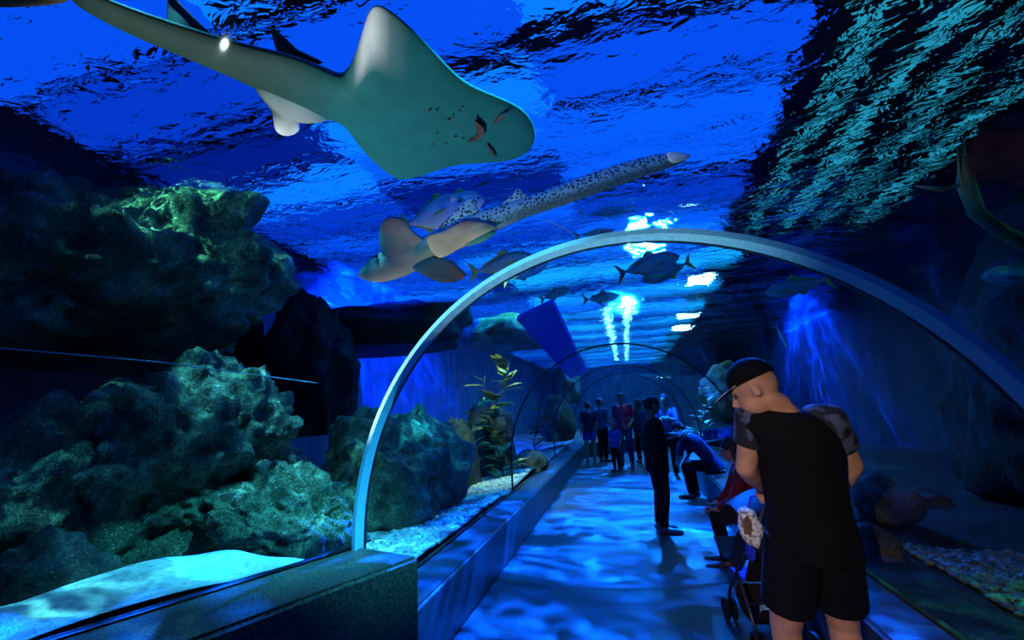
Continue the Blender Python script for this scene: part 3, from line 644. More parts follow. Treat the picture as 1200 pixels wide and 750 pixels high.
# bony fish
def make_fish(name, nose, tail, depth_nose, depth_tail, hratio, cols, label, group=None, yellow=None, fork=1.0, twist=0.0):
    """fish from nose to tail tip (photo points at their depths): body > fins, eye. cols = back, flank, belly"""
    a, b = atD(*nose, depth_nose), atD(*tail, depth_tail)
    ax = (b-a); Ln = ax.length; ax.normalize()
    zv = (Vector((0, 0, 1)) + RGT*twist); zv = (zv - ax*zv.dot(ax)).normalized(); yv = zv.cross(ax)
    root = thing(name, label, 'fish', (a+b)/2, 0, group); o0 = Vector(root.location)
    P = lambda s, z, y=0.0: a + ax*(s*Ln) + zv*(z*Ln) + yv*(y*Ln) - o0
    S = [0, 0.03, 0.08, 0.16, 0.27, 0.40, 0.54, 0.66, 0.76, 0.83, 0.87]
    Hh = [0.04, 0.26, 0.52, 0.82, 1.0, 1.0, 0.80, 0.52, 0.28, 0.15, 0.14]
    hh = hratio/2
    st = [(P(s, h*hh*1.02), P(s, -h*hh*0.98)) for s, h in zip(S, Hh)]
    th = [h*hh*0.42*Ln*(1 if s < 0.6 else 0.7) for s, h in zip(S, Hh)]
    back, flank, belly = cols
    def fc(s, ca, sa): return mixc(mixc(belly, flank, sm(-0.8, 0.0, ca)), back, sm(0.25, 0.75, ca))
    lens_loft('body', st, th, yv, M_fish, root, fc, n=14)
    Y = yellow or back
    fin('tail_fin', [P(0.85, 0.02), P(0.93, 0.11*fork), P(1.0, 0.17*fork), P(0.965, 0.08*fork), P(0.93, 0), P(0.965, -0.08*fork), P(1.0, -0.17*fork), P(0.93, -0.11*fork), P(0.85, -0.02)], yv, 0.012*Ln, M_fish, root, [Y]*9)
    fin('dorsal_fin', [P(0.36, hh*0.95), P(0.45, hh+0.07), P(0.50, hh*0.95+0.02), P(0.72, hh*0.42+0.025), P(0.80, hh*0.2+0.01), P(0.6, hh*0.6)], yv, 0.012*Ln, M_fish, root, [Y]*6)
    fin('anal_fin', [P(0.50, -hh*0.8), P(0.56, -hh*0.75-0.06), P(0.62, -hh*0.6-0.02), P(0.80, -hh*0.2-0.01), P(0.66, -hh*0.4)], yv, 0.012*Ln, M_fish, root, [Y]*5)
    for sd in (-1, 1):
        y0 = sd*hh*0.40
        fin('pectoral_fin', [P(0.24, -0.02, y0), P(0.32, -0.015, y0*1.12), P(0.42, -0.06, y0*1.3), P(0.30, -0.05, y0*1.15)], yv, 0.008*Ln, M_fish, root, [Y]*4)
        bm = bmesh.new(); ball(bm, P(0.075, hh*0.14, sd*hh*0.25), 0.013*Ln*max(1, hratio/0.3), 1); obj('eye', bm, M_eye, root)
    return root
M_fish = vmat('silver_scales', 0.35, 0.6)
SIL = ((0.20, 0.28, 0.24, 0), (0.75, 0.80, 0.76, 0), (0.80, 0.84, 0.84, 0)); OLV = ((0.10, 0.14, 0.08, 0), (0.26, 0.34, 0.26, 0), (0.40, 0.48, 0.40, 0)); YEL = (0.55, 0.42, 0.03, 0)
make_fish('trevally', (548, 238), (470, 266), 4.5, 4.9, 0.42, SIL, 'silver banded fish with yellow tail, right above the spotted shark', None, YEL)
make_fish('trevally', (568, 235), (500, 248), 4.9, 5.3, 0.40, SIL, 'silver fish mostly hidden behind the banded yellow-tailed one', None, YEL)
make_fish('trevally', (748, 226), (676, 241), 6.4, 6.4, 0.30, OLV, 'olive fish below the tail of the spotted shark', None, YEL)
make_fish('trevally', (722, 264), (672, 277), 6.8, 6.8, 0.32, OLV, 'dim blue fish just above the top of the arch', None)
make_fish('trevally', (626, 300), (549, 320), 5.6, 5.8, 0.30, OLV, 'dim fish with a bright yellow tail left of the arch, under the shark', None, YEL)
make_fish('trevally', (642, 308), (588, 330), 7.0, 7.2, 0.30, SIL, 'pale slim fish just inside the arch on its left shoulder', None)
make_fish('trevally', (797, 300), (722, 322), 6.6, 6.9, 0.34, OLV, 'upper fish of the dark pair beside the bright lamps', None, (0.2, 0.17, 0.02, 0))
make_fish('trevally', (752, 330), (812, 306), 7.0, 7.0, 0.32, ((0.05, 0.08, 0.06, 0), (0.12, 0.17, 0.14, 0), (0.2, 0.25, 0.22, 0)), 'lower fish of the dark pair beside the bright lamps', None, YEL)
make_fish('trevally', (668, 338), (632, 352), 7.6, 7.6, 0.30, OLV, 'small greenish fish beneath the left shoulder of the arch', None)
make_fish('trevally', (728, 346), (682, 352), 7.9, 8.1, 0.28, OLV, 'olive fish in the middle above the glittering streaks', None)
make_fish('trevally', (896, 344), (978, 326), 5.6, 5.2, 0.30, OLV, 'grey fish with a yellow forked tail under the right arm of the arch', None, YEL)
make_fish('slim_fish', (925, 410), (908, 380), 4.6, 4.8, 0.20, SIL, 'slim little fish heading down above the capped man', None)
make_fish('trevally', (1150, 326), (1245, 318), 2.8, 2.8, 0.28, SIL, 'pale fish cut off by the right edge of the view', None)
# ------------------------------------------------------------------ people: one continuous skin each, clothes and hair as children
def remesh(bm, voxel, smooth=3):
    me = bpy.data.meshes.new('tmp'); fix(bm); bm.to_mesh(me); bm.free()
    o = bpy.data.objects.new('tmp', me); COL.objects.link(o)
    r = o.modifiers.new('r', 'REMESH'); r.mode = 'VOXEL'; r.voxel_size = voxel
    if smooth:
        s = o.modifiers.new('s', 'SMOOTH'); s.iterations = smooth; s.factor = 0.5
    dg = bpy.context.evaluated_depsgraph_get()
    out = bpy.data.meshes.new_from_object(o.evaluated_get(dg))
    bpy.data.objects.remove(o); bpy.data.meshes.remove(me)
    return out
def cone(bm, a, b, ra, rb, n=14, flat=False):
    """tapered limb; rounded ends unless flat"""
    a, b = Vector(a), Vector(b); d = (b-a)
    if d.length < 1e-6: return
    t = d.normalized(); pts = [a, b]; rs = [ra, rb]
    if not flat:
        pts = [a-t*ra*0.92, a-t*ra*0.7, a-t*ra*0.35, a, b, b+t*rb*0.35, b+t*rb*0.7, b+t*rb*0.92]
        rs = [ra*0.35, ra*0.71, ra*0.93, ra, rb, rb*0.93, rb*0.71, rb*0.35]
    else:
        m = max(2, int(d.length/(0.5*max(ra, rb))))
        q = [(a.lerp(b, i/m), ra+(rb-ra)*i/m) for i in range(m+1)]
        q = [(a+t*0.001*(1-f), ra*f) for f in (0.15, 0.5, 0.85)] + q + [(b-t*0.001*(1-f), rb*f) for f in (0.85, 0.5, 0.15)]
        pts = [x for x, _ in q]; rs = [x for _, x in q]
    add_tube(bm, pts, rs, n)
def limb(bm, pts, rs, n=14, flat=False):
    for a, b, p, q in zip(pts, pts[1:], rs, rs[1:]): cone(bm, a, b, p, q, n, flat)
def loft(bm, secs, n=20):
    """closed body through elliptical sections (centre, lateral axis, forward axis)"""
    a, z = secs[0], secs[-1]
    secs = [(a[0], a[1]*f, a[2]*f) for f in (.15, .5, .85)] + list(secs) + [(z[0], z[1]*f, z[2]*f) for f in (.85, .5, .15)]
    rings = [[bm.verts.new(c + x*cos(2*pi*k/n) + y*sin(2*pi*k/n)) for k in range(n)] for c, x, y in secs]
    for a, b in zip(rings, rings[1:]):
        for k in range(n): bm.faces.new((a[k], a[(k+1) % n], b[(k+1) % n], b[k]))
    bm.faces.new(rings[0][::-1]); bm.faces.new(rings[-1])
def ell(bm, M3, c, r, sub=3):
    for v in ball(bm, (0, 0, 0), r, sub): v.co = c + M3 @ v.co
def hand(bm, w, d, n, s, H, curl=(0.35, 0.5, 0.4), thumb=0.6, k=1.0):
    """palm and five fingers: d along the hand, n palm side, s thumb side"""
    d = d.normalized(); n = (n - d*n.dot(d)).normalized(); s = (s - d*s.dot(d) - n*s.dot(n)).normalized()
    u = H*k; pl = 0.052*u
    M3 = Matrix((s, d, n)).transposed()
    ell(bm, M3, w + d*pl*0.52, (0.0215*u, pl*0.62, 0.0095*u), 2)
    cone(bm, w - d*0.01*u, w + d*0.012*u, 0.0145*u, 0.015*u, 10)
    for i, (off, ln) in enumerate(((0.0158, 0.90), (0.0053, 1.0), (-0.0053, 0.94), (-0.0158, 0.74))):
        p = w + d*pl*0.93 + s*off*u; a = 0; L0 = 0.0235*u*ln
        for j, (c, f) in enumerate(zip(curl, (1, 0.72, 0.58))):
            a += c; q = p + (d*cos(a) + n*sin(a))*L0*f
            cone(bm, p, q, 0.0052*u*(1-0.08*j), 0.0050*u*(1-0.1*j), 8); p = q
    p = w + d*0.010*u + s*0.013*u
    for j, (f, a) in enumerate(((0.022, 0.75), (0.018, 0.45), (0.014, 0.2))):
        q = p + (d*cos(a) + s*sin(a)*0.9 + n*thumb*0.7).normalized()*f*u
        cone(bm, p, q, 0.0066*u*(1-0.1*j), 0.0060*u*(1-0.12*j), 8); p = q

SKIN = mat('warm_skin', (0.42, 0.22, 0.13), (0.55, 0.31, 0.20), 0.5, 14, 3, bump=0.06)
SKIN_T = mat('tan_skin', (0.26, 0.13, 0.08), (0.34, 0.18, 0.11), 0.5, 14, 3)
def cloth(name, c, c2=None, scale=20, **k): return mat(name, c, c2 or tuple(q*1.5 for q in c), 0.85, scale, 4, bump=0.12, bscale=90, spec=0.2, **k)
HAIR = mat('black_hair', (0.006, 0.005, 0.005), (0.02, 0.017, 0.015), 0.85, 60, 2, stretch=(1, 1, 0.15))
C_BLACK = cloth('black_cotton', (0.0022, 0.0026, 0.0032)); C_NAVY = cloth('navy_cotton', (0.008, 0.014, 0.045)); C_BLUE = cloth('blue_cotton', (0.02, 0.06, 0.13))
C_RED = cloth('crimson_cotton', (0.33, 0.012, 0.04)); C_REDH = cloth('red_hood', (0.7, 0.02, 0.03)); C_WINE = cloth('wine_cotton', (0.09, 0.006, 0.01)); C_JEAN = cloth('denim', (0.02, 0.035, 0.09)); C_SHORT = cloth('blue_shorts_cloth', (0.03, 0.06, 0.28))
C_CAMO = mat('blue_grey_print', (0.006, 0.008, 0.016), (0.05, 0.075, 0.14), 0.8, 16, 3, lo=0.46, hi=0.54)
M_shoe = mat('shoe_leather', (0.012, 0.011, 0.010), (0.03, 0.028, 0.025), 0.5, 30)
M_sandal = mat('sandal_leather', (0.10, 0.07, 0.05), (0.16, 0.12, 0.09), 0.6, 30)
M_eyew = mat('eye_dark', (0.05, 0.04, 0.035), None, 0.3)

def person(label, loc, head, H, J=None, skin=SKIN_T, top=(C_BLACK, 0.5, 0.50), bottom=(C_BLACK, 'long'), shoe=M_shoe, hair='short', hmat=None, hyaw=0.0, hpitch=0.0, group=None, vox=0.009, grip=None, build=1.0):
    """loc base point, head = heading (0 faces +Y, positive turns left). J overrides joints, metres/H, local axes.
    top = (material, sleeve length as share of the arm, hem height share); bottom = (material, long/short)"""
    root = thing('person', label, 'person', loc, head, group)
    j = dict(pel=(0, 0, .535), wai=(0, 0, .625), che=(0, .004, .735), nek=(0, -.008, .825), hed=(0, .012, .928),
             shR=(.103, -.006, .803), elR=(.128, -.03, .635), wrR=(.128, .045, .50), hiR=(.052, 0, .52), knR=(.056, .015, .285), anR=(.056, -.012, .045), toR=(.068, .095, .016),
             shL=(-.103, -.006, .803), elL=(-.128, -.03, .635), wrL=(-.128, .045, .50), hiL=(-.052, 0, .52), knL=(-.056, .015, .285), anL=(-.056, -.012, .045), toL=(-.068, .095, .016))
    j.update(J or {}); P = {k: Vector(v)*H for k, v in j.items()}; b = build
    X = (P['shR']-P['shL']).normalized(); Xh = (P['hiR']-P['hiL']).normalized()
    def fwd(x, a, c): return (c-a).normalized().cross(x).normalized()
    F = fwd(X, P['wai'], P['nek']); Fh = fwd(Xh, P['pel'], P['wai'])
    upz = (P['nek']-P['che']).normalized()
    def torso(g, hem=None, e=0.0):
        secs = []
        low = P['pel'] - (P['wai']-P['pel']).normalized()*0.045*H
        for c, x, y, rx, ry in ((low, Xh, Fh, .074, .062), (P['pel'], Xh, Fh, .092, .066), (P['pel'].lerp(P['wai'], .5), Xh, Fh, .088, .062), (P['wai'], X, F, .080, .058),
                                (P['wai'].lerp(P['che'], .5), X, F, .086, .062), (P['che'], X, F, .096, .066), (P['che'].lerp(P['nek'], .5), X, F, .100, .060), (P['che'].lerp(P['nek'], .82), X, F, .082, .046), (P['nek']-upz*.004*H, X, F, .046, .034)):
            secs.append((c, x*(rx*b+e)*H*g, y*(ry*b+e)*H*g))
        return secs
    # head frame
    R = Matrix.Rotation(hyaw, 3, 'Z') @ Matrix.Rotation(hpitch, 3, 'X')
    hc = P['hed']
    bm = bmesh.new()
    loft(bm, torso(0.93))
    neck_to = hc + R @ Vector((0, -.012, -.03))*H
    limb(bm, [P['nek']-upz*.03*H, P['nek'], neck_to], [.042*H, .033*H, .030*H])
    ell(bm, R, hc + R @ Vector((0, -.006, .010))*H, (.0440*H, .0545*H, .0510*H))
    ell(bm, R, hc + R @ Vector((0, .014, -.022))*H, (.0350*H, .0385*H, .0440*H))
    ell(bm, R, hc + R @ Vector((0, .034, -.052))*H, (.016*H, .014*H, .012*H), 2)         # chin
    cone(bm, hc + R @ Vector((0, .049, .006))*H, hc + R @ Vector((0, .060, -.016))*H, .0050*H, .0085*H, 8)   # nose
    ell(bm, R, hc + R @ Vector((0, .048, -.035))*H, (.0135*H, .007*H, .006*H), 2)        # mouth
    ell(bm, R, hc + R @ Vector((0, .044, .012))*H, (.032*H, .010*H, .006*H), 2)          # brow
    for s in (1, -1):
        ell(bm, R, hc + R @ Vector((s*.0455, -.004, -.006))*H, (.006*H, .011*H, .018*H), 2)  # ears
    for sd in ('R', 'L'):
        limb(bm, [P['sh'+sd], P['el'+sd]], [.030*H*b, .0235*H*b]); ma = P['el'+sd].lerp(P['wr'+sd], .3)
        limb(bm, [P['el'+sd], ma, P['wr'+sd]], [.0235*H*b, .0245*H*b, .0155*H])
        limb(bm, [P['hi'+sd], P['kn'+sd]], [.052*H*b, .034*H*b]); mc = P['kn'+sd].lerp(P['an'+sd], .3)
        limb(bm, [P['kn'+sd], mc + (P['kn'+sd]-P['hi'+sd]).normalized()*0.002*H, P['an'+sd]], [.033*H*b, .0345*H*b, .0205*H])
        limb(bm, [P['an'+sd]-Vector((0, 0, .018*H)), P['to'+sd]], [.022*H, .016*H])
        cone(bm, P['an'+sd], P['an'+sd]-Vector((0, 0, .022*H)), .021*H, .022*H)
        d = (P['wr'+sd]-P['el'+sd]).normalized(); g = (grip or {}).get(sd)
        if g: hand(bm, P['wr'+sd], Vector(g[0]), Vector(g[1]), Vector(g[2]), H, *g[3:])
        else: hand(bm, P['wr'+sd], d, (X if sd == 'L' else -X) + F*0.2, F, H)
    obj('body', remesh(bm, vox), skin, root, smooth=True)
    for s in (1, -1):
        bm = bmesh.new(); ball(bm, hc + R @ Vector((s*.0175, .047, .001))*H, .0058*H, 1); obj('eye', bm, M_eyew, root, smooth=True)
    # clothes
    if top:
        bm = bmesh.new(); s = torso(1.0, e=.007); hem = top[2]
        s = [q for q in s if True]
        drop = P['pel'] - (P['wai']-P['pel']).normalized()*(P['pel'].z-hem*H) if P['pel'].z > hem*H else P['pel']
        s[0] = (drop, s[1][1]*1.06, s[1][2]*1.12)
        s[1] = (s[1][0], s[1][1]*1.03, s[1][2]*1.06); s[3] = (s[3][0], s[3][1]*1.08, s[3][2]*1.08)
        loft(bm, s)
        for sd in ('R', 'L'):
            t = top[1]; e = P['el'+sd]; sh_ = P['sh'+sd]
            if len(top) > 3: continue
            if t <= 0.5: cone(bm, sh_, sh_.lerp(e, t*2), .040*H*b, .037*H*b, 16, True); cone(bm, sh_-X*0.02*H*(1 if sd == 'R' else -1), sh_, .04*H*b, .0405*H*b)
            else:
                w = e.lerp(P['wr'+sd], (t-0.5)*2); limb(bm, [sh_, e], [.039*H*b, .031*H*b]); cone(bm, e, w, .031*H*b, .025*H, 16, True)
        obj('shirt', remesh(bm, vox, 2), top[0], root, smooth=True)
        if len(top) > 3:
            for sd in ('R', 'L'):
                bm = bmesh.new(); e = P['el'+sd]; sh_ = P['sh'+sd]; w = sh_.lerp(e, top[1]*2)
                cone(bm, sh_, w, .042*H*b, .037*H*b, 18, True); cone(bm, sh_-X*0.025*H*(1 if sd == 'R' else -1), sh_, .040*H*b, .0425*H*b)
                obj('sleeve', remesh(bm, vox, 2), top[3], root, smooth=True)
    if bottom:
        bm = bmesh.new(); s = torso(1.0, e=.004)[:4]; s[3] = (s[2][0].lerp(s[3][0], .6), s[2][1]*.98, s[2][2]*.98); loft(bm, s)
        for sd in ('R', 'L'):
            h_, k_, a_ = P['hi'+sd], P['kn'+sd], P['an'+sd]
            if bottom[1] == 'long':
                limb(bm, [h_, k_], [.058*H*b, .042*H*b]); cone(bm, k_, k_.lerp(a_, .96), .042*H*b, .034*H, 16, True)
            else:
                f = bottom[2] if len(bottom) > 2 else 0.75
                cone(bm, h_+(h_-k_)*0.05, h_.lerp(k_, f), .061*H*b, .058*H*b, 18, True)
        obj('trousers' if bottom[1] == 'long' else 'shorts', remesh(bm, vox, 2), bottom[0], root, smooth=True)
    if shoe:
        for sd in ('R', 'L'):
            bm = bmesh.new(); a_, t_ = P['an'+sd], P['to'+sd]
            d = Vector((t_.x-a_.x, t_.y-a_.y, t_.z-a_.z+.018*H))
            limb(bm, [a_-Vector((0, 0, .019*H))-d*0.16, a_-Vector((0, 0, .019*H))+d*0.5, t_+d*0.08], [.024*H, .026*H, .019*H])
            z0 = min(a_.z-.045*H, t_.z-.016*H)
            for v in bm.verts:
                if v.co.z < z0+.004*H: v.co.z = z0
            obj('shoe', remesh(bm, vox, 1), shoe, root, smooth=True)
    if hair in ('short', 'long', 'bun'):
        bm = bmesh.new(); ell(bm, R, hc + R @ Vector((0, -.009, .023))*H, (.0500*H, .0560*H, .0500*H))
        ell(bm, R, hc + R @ Vector((0, -.030, -.010))*H, (.0430*H, .036*H, .040*H))
        if hair == 'long':
            cone(bm, hc + R @ Vector((0, -.034, 0))*H, hc + R @ Vector((0, -.050, -.10))*H, .046*H, .040*H); 
            for s in (1, -1): cone(bm, hc + R @ Vector((s*.040, -.012, .01))*H, hc + R @ Vector((s*.046, -.018, -.09))*H, .018*H, .018*H)
        if hair == 'bun': ell(bm, R, hc + R @ Vector((0, -.062, .02))*H, (.022*H, .022*H, .022*H))
        obj('hair', remesh(bm, vox, 2), hmat or HAIR, root, smooth=True)
    return root, P, R, hc

# -- the capped man with the stroller, seen from behind
def rotz(v, a): return Vector((v.x*cos(a)-v.y*sin(a), v.x*sin(a)+v.y*cos(a), v.z))
HM = 1.84; HD = radians(14)
mb = atD(958, 600, 2.08); MAN = Vector((mb.x+0.02, mb.y, 0))
def lm(p): return rotz(Vector(p)-MAN, -HD)/HM
GRIP = atD(904, 580, 2.42)
JM = dict(pel=lm(atD(951, 618, 2.08)), wai=lm(atD(943, 575, 2.08)), che=lm(atD(933, 524, 2.06)), nek=lm(atD(912, 476, 2.04)), hed=lm(atD(884, 456, 2.06)),
          shR=lm(atD(970, 494, 2.04)), elR=lm(atD(999, 545, 2.10)), wrR=lm(atD(968, 590, 2.32)),
          shL=lm(atD(883, 487, 2.08)), elL=lm(atD(874, 548, 2.12)), wrL=lm(atD(894, 572, 2.34)))
for sd, px in (('R', 992), ('L', 923)):
    k = atD(px, 738, 2.10); s = 1 if sd == 'R' else -1
    hip = atD(951+s*22, 632, 2.08); an = Vector((k.x, k.y-0.02, 0.085)); to = an + rotz(Vector((s*0.03, 0.19, -0.055)), HD)
    kn = Vector((k.x, k.y+0.03, 0.50)); JM['kn'+sd] = lm(kn); JM['an'+sd] = lm(an); JM['to'+sd] = lm(to); JM['hi'+sd] = lm(hip)
dgr = rotz(atD(908, 584, 2.46)-atD(894, 572, 2.34), -HD)
root, P, R, hc = person('man in black cap, black shirt and shorts, bent over a pushchair, seen from behind', MAN, HD, HM, JM, SKIN, (C_BLACK, 0.27, 0.47, C_CAMO), (C_BLACK, 'short', 0.74),
    M_shoe, None, hyaw=radians(58), hpitch=radians(-24), vox=0.0075, build=1.08,
    grip={'L': ((0.35, 0.85, -0.30), (0.2, -0.35, -0.9), (0.9, -0.3, 0.1), (0.9, 1.0, 0.7), 0.9), 'R': ((-0.4, 0.85, -0.2), (-0.2, -0.35, -0.9), (-0.9, -0.3, 0.1), (0.9, 1.0, 0.7), 0.9)})
h = lambda x, y, z: hc + R @ Vector((x, y, z))*HM
bm = bmesh.new()                                       # cap: crown, brim, white brim edge
for v in ball(bm, (0, 0, 0), (1, 1, 1), 3): v.co = Vector((v.co.x*.0500, v.co.y*.0600-.006, max(-.006, v.co.z)*.058+.022))
for v in bm.verts: v.co = h(*v.co)
cap = obj('cap', bm, C_BLACK, root, smooth=True)
bm = bmesh.new(); rim = [(-.044, .030, .024), (-.040, .068, .018), (-.024, .092, .012), (0, .100, .010), (.024, .092, .012), (.040, .068, .018), (.044, .030, .024), (.030, .046, .026), (0, .052, .027), (-.030, .046, .026)]
add_slab(bm, [h(*q) for q in rim], R @ Vector((0, .15, 1)), 0.016); obj('brim', fix(bm), C_BLACK, cap)
bm = bmesh.new(); add_tube(bm, [h(*q) for q in rim[:7]], 0.0022, 6); tag(obj('brim_edge', bm, mat('white_piping', (0.6, 0.6, 0.6), None, 0.7), cap), 'thin white edge along the cap brim')
bm = bmesh.new(); dv = (P['wrL']-P['elL']).normalized(); add_tube(bm, [P['wrL']-dv*0.035, P['wrL']-dv*0.008], 0.034, 16); obj('wristwatch', bm, M_shoe, root, smooth=True)

# -- the man reading a leaflet in the middle of the floor
q = atZ(778, 624, 0)
root, P, R, hc = person('man in black jacket and trousers standing mid-tunnel, reading a leaflet', (q.x, q.y, 0), radians(-78), 1.66,
    dict(elR=(.125, .03, .64), wrR=(.075, .165, .68), elL=(-.125, .03, .645), wrL=(-.07, .15, .695), toR=(.066, .10, .016)), SKIN_T, (C_BLACK, 0.97, 0.44), (C_BLACK, 'long'), M_sandal, 'short', hyaw=radians(6), hpitch=radians(-14), vox=0.008, build=1.06,
    grip={'R': ((-.25, .95, .1), (-.6, 0, .8), (-.2, .3, .9), (.35, .4, .3), .5), 'L': ((.25, .95, .1), (.6, 0, .8), (.2, .3, .9), (.35, .4, .3), .5)})
RD = Vector((q.x, q.y, 0)); rh = radians(-78)
def rl(x, y, z): return RD + rotz(Vector((x, y, z))*1.66, rh)
bm = bmesh.new(); add_slab(bm, [rl(-.055, .19, .70), rl(.06, .20, .695), rl(.06, .285, .725), rl(-.055, .275, .735)], (0, 0, 1), 0.012)
tag(obj('leaflet', fix(bm), mat('grey_paper', (0.10, 0.13, 0.15), (0.16, 0.2, 0.22), 0.7, 14)), 'folded leaflet held out by the man in the black jacket', 'leaflet')

def seat(lean=0.0, spread=.06, head=.40):
    """sitting pose, seat at about 0.26 H"""
    d = dict(pel=(0, 0, .318), wai=(0, .01+lean*.15, .40), che=(0, .02+lean*.5, .50), nek=(0, .02+lean*.9, .585), hed=(0, .05+lean*1.15, .685-lean*.15))
    for s, k in ((1, 'R'), (-1, 'L')):
        d['sh'+k] = (s*.10, .02+lean*.85, .565); d['el'+k] = (s*.13, .10+lean*.8, .40); d['wr'+k] = (s*.075, .22+lean*.4, .335)
        d['hi'+k] = (s*.05, .015, .312); d['kn'+k] = (s*spread, .245, .30); d['an'+k] = (s*spread, .215, .045); d['to'+k] = (s*(spread+.01), .315, .016)
    return d
# -- the seated woman beyond the pushchair and the bending visitor on the same bench
q = atD(862, 524, 4.35)
person('long-haired woman in dark red top seated on the right bench behind the pushchair', (1.28, q.y+0.12, -0.03), radians(84), 1.64, seat(0.06), SKIN_T, (C_WINE, 0.9, 0.25), (C_BLACK, 'long'), M_shoe, 'long', hpitch=radians(-12), vox=0.008)
person('visitor in blue shirt bending forward on the right bench near its far end', (1.38, 8.0, 0.0), radians(62), 1.7, seat(0.22), SKIN_T, (C_NAVY, 0.45, 0.25), (C_BLACK, 'long'), M_shoe, 'short', hpitch=radians(-38), vox=0.009)
# -- the visitors at the far bend
def at_floor(px, Y): p = atY(px, 500, Y); return (p.x, Y, 0)
person('woman in dark top and blue shorts, bare legs, leftmost of the far visitors', at_floor(690, 12.6), radians(8), 1.66, None, SKIN, (C_NAVY, 0.4, 0.50), (C_SHORT, 'short', 0.62), None, 'bun')
person('man in blue tee shirt standing right of the woman in blue shorts', at_floor(705, 12.9), radians(-38), 1.74, dict(wrR=(.11, .13, .56), elR=(.125, .0, .64)), SKIN_T, (C_BLUE, 0.3, 0.50), (C_BLACK, 'long'), M_shoe, 'short', hyaw=radians(-25))
person('tall man in crimson shirt and dark jeans walking among the far visitors', at_floor(731, 11.9), radians(165), 1.84, dict(knR=(.05, .06, .285), anR=(.05, .07, .05), toR=(.06, .18, .03), anL=(-.05, -.10, .05), toL=(-.06, -.01, .016), knL=(-.055, -.01, .285), wrL=(-.12, .12, .56)), SKIN_T, (C_RED, 0.4, 0.49), (C_JEAN, 'long'), M_shoe, 'short', hyaw=radians(40))
person('long-haired woman in wine-red dress-like top right of the crimson shirt man', at_floor(750, 12.6), radians(20), 1.66, None, SKIN_T, (C_WINE, 0.8, 0.42), (C_BLACK, 'long'), M_shoe, 'long')
person('dark-haired visitor in navy clothes between the wine-red top and the lit face', at_floor(759, 11.6), radians(-10), 1.66, None, SKIN_T, (C_NAVY, 0.9, 0.48), (C_BLACK, 'long'), M_shoe, 'short')
person('visitor in navy top with lit face turned to the camera, behind the leaflet reader', at_floor(781, 10.2), radians(176), 1.74, dict(elR=(.12, .05, .66), wrR=(.03, .14, .70), elL=(-.12, .05, .66), wrL=(-.03, .14, .70)), SKIN, (C_BLUE, 0.8, 0.48), (C_BLACK, 'long'), M_shoe, 'short', hyaw=radians(-20))
p = at_floor(719, 11.2)
person('small child in blue with a red hood beside the crimson shirt man', (p[0], p[1], 0.0), radians(150), 1.12, None, SKIN_T, (C_SHORT, 0.4, 0.48), (C_BLACK, 'long'), M_shoe, 'long', C_REDH, build=1.1)
# ------------------------------------------------------------------ pushchair
SO = Vector((0.90, 3.62, 0)); SA = radians(8)
st_ = thing('pushchair', 'black folding pushchair with double wheels and dark canopy, pushed by the capped man', 'pushchair', SO, SA)
def sl(p): return rotz(Vector(p)-SO, -SA)
M_tube = mat('black_tube', (0.015, 0.017, 0.02), (0.03, 0.033, 0.04), 0.3, 20, spec=0.7); M_rub = mat('black_rubber', (0.01, 0.01, 0.011), None, 0.6)
M_fab = cloth('black_canvas', (0.008, 0.009, 0.012)); M_bfab = cloth('blue_canvas', (0.02, 0.05, 0.5)); M_beige = cloth('beige_canvas', (0.34, 0.30, 0.20))
W = 0.15; gl = sl(GRIP)
for s in (-1, 1):
    hx = gl.x if s < 0 else gl.x+0.33
    side = bmesh.new()
    add_tube(side, [(hx, gl.y-0.02, gl.z), (hx, gl.y+0.04, gl.z-0.03), (s*W*1.0, -0.34, 0.70), (s*W, 0.0, 0.42), (s*W, 0.20, 0.24), (s*W, 0.27, 0.10)], 0.011, 8)
    fo = obj('frame_side', side, M_tube, st_, smooth=True)
    b = bmesh.new(); add_tube(b, [(s*W, 0.03, 0.44), (s*W, -0.12, 0.26), (s*W, -0.25, 0.085)], 0.010, 8); obj('rear_leg', b, M_tube, st_, smooth=True)
    b = bmesh.new(); add_tube(b, [(hx, gl.y-0.075, gl.z+0.012), (hx, gl.y-0.02, gl.z+0.002), (hx, gl.y+0.05, gl.z-0.03)], 0.0155, 10); obj('handle', b, M_rub, fo, smooth=True)
    for y in (0.27, -0.25):
        for k in (-1, 1):
            b = bmesh.new(); cx_ = s*W + k*0.026; n = 18
            for r0, r1, w in ((0.056, 0.075, 0.011), (0.0, 0.022, 0.013)):
                prof = [(-w, r0), (w, r0), (w, r1-0.004), (w*0.5, r1), (-w*0.5, r1), (-w, r1-0.004)]
                rows = [[b.verts.new((cx_+px_, y+max(r, .001)*cos(2*pi*i/n), 0.076+max(r, .001)*sin(2*pi*i/n))) for px_, r in prof] for i in range(n)]
                for i in range(n):
                    for q in range(6): b.faces.new((rows[i][q], rows[i][(q+1) % 6], rows[(i+1) % n][(q+1) % 6], rows[(i+1) % n][q]))
            for i in range(5):
                a = 2*pi*i/5; add_tube(b, [(cx_, y+0.018*cos(a), 0.076+0.018*sin(a)), (cx_, y+0.060*cos(a), 0.076+0.060*sin(a))], 0.005, 6)
            obj('wheel', fix(b), M_rub, st_, smooth=False)
        b = bmesh.new(); add_tube(b, [(s*W-0.04, y, 0.076), (s*W+0.04, y, 0.076)], 0.006, 8); obj('axle', b, M_tube, st_, smooth=True)
for nm, a, c in (('cross_bar', (-W, -0.12, 0.26), (W, -0.12, 0.26)), ('cross_bar', (-W, 0.02, 0.37), (W, 0.02, 0.37)), ('rear_axle_bar', (-W, -0.25, 0.085), (W, -0.25, 0.085))):
    b = bmesh.new(); add_tube(b, [a, c], 0.009, 8); obj(nm, b, M_tube, st_, smooth=True)
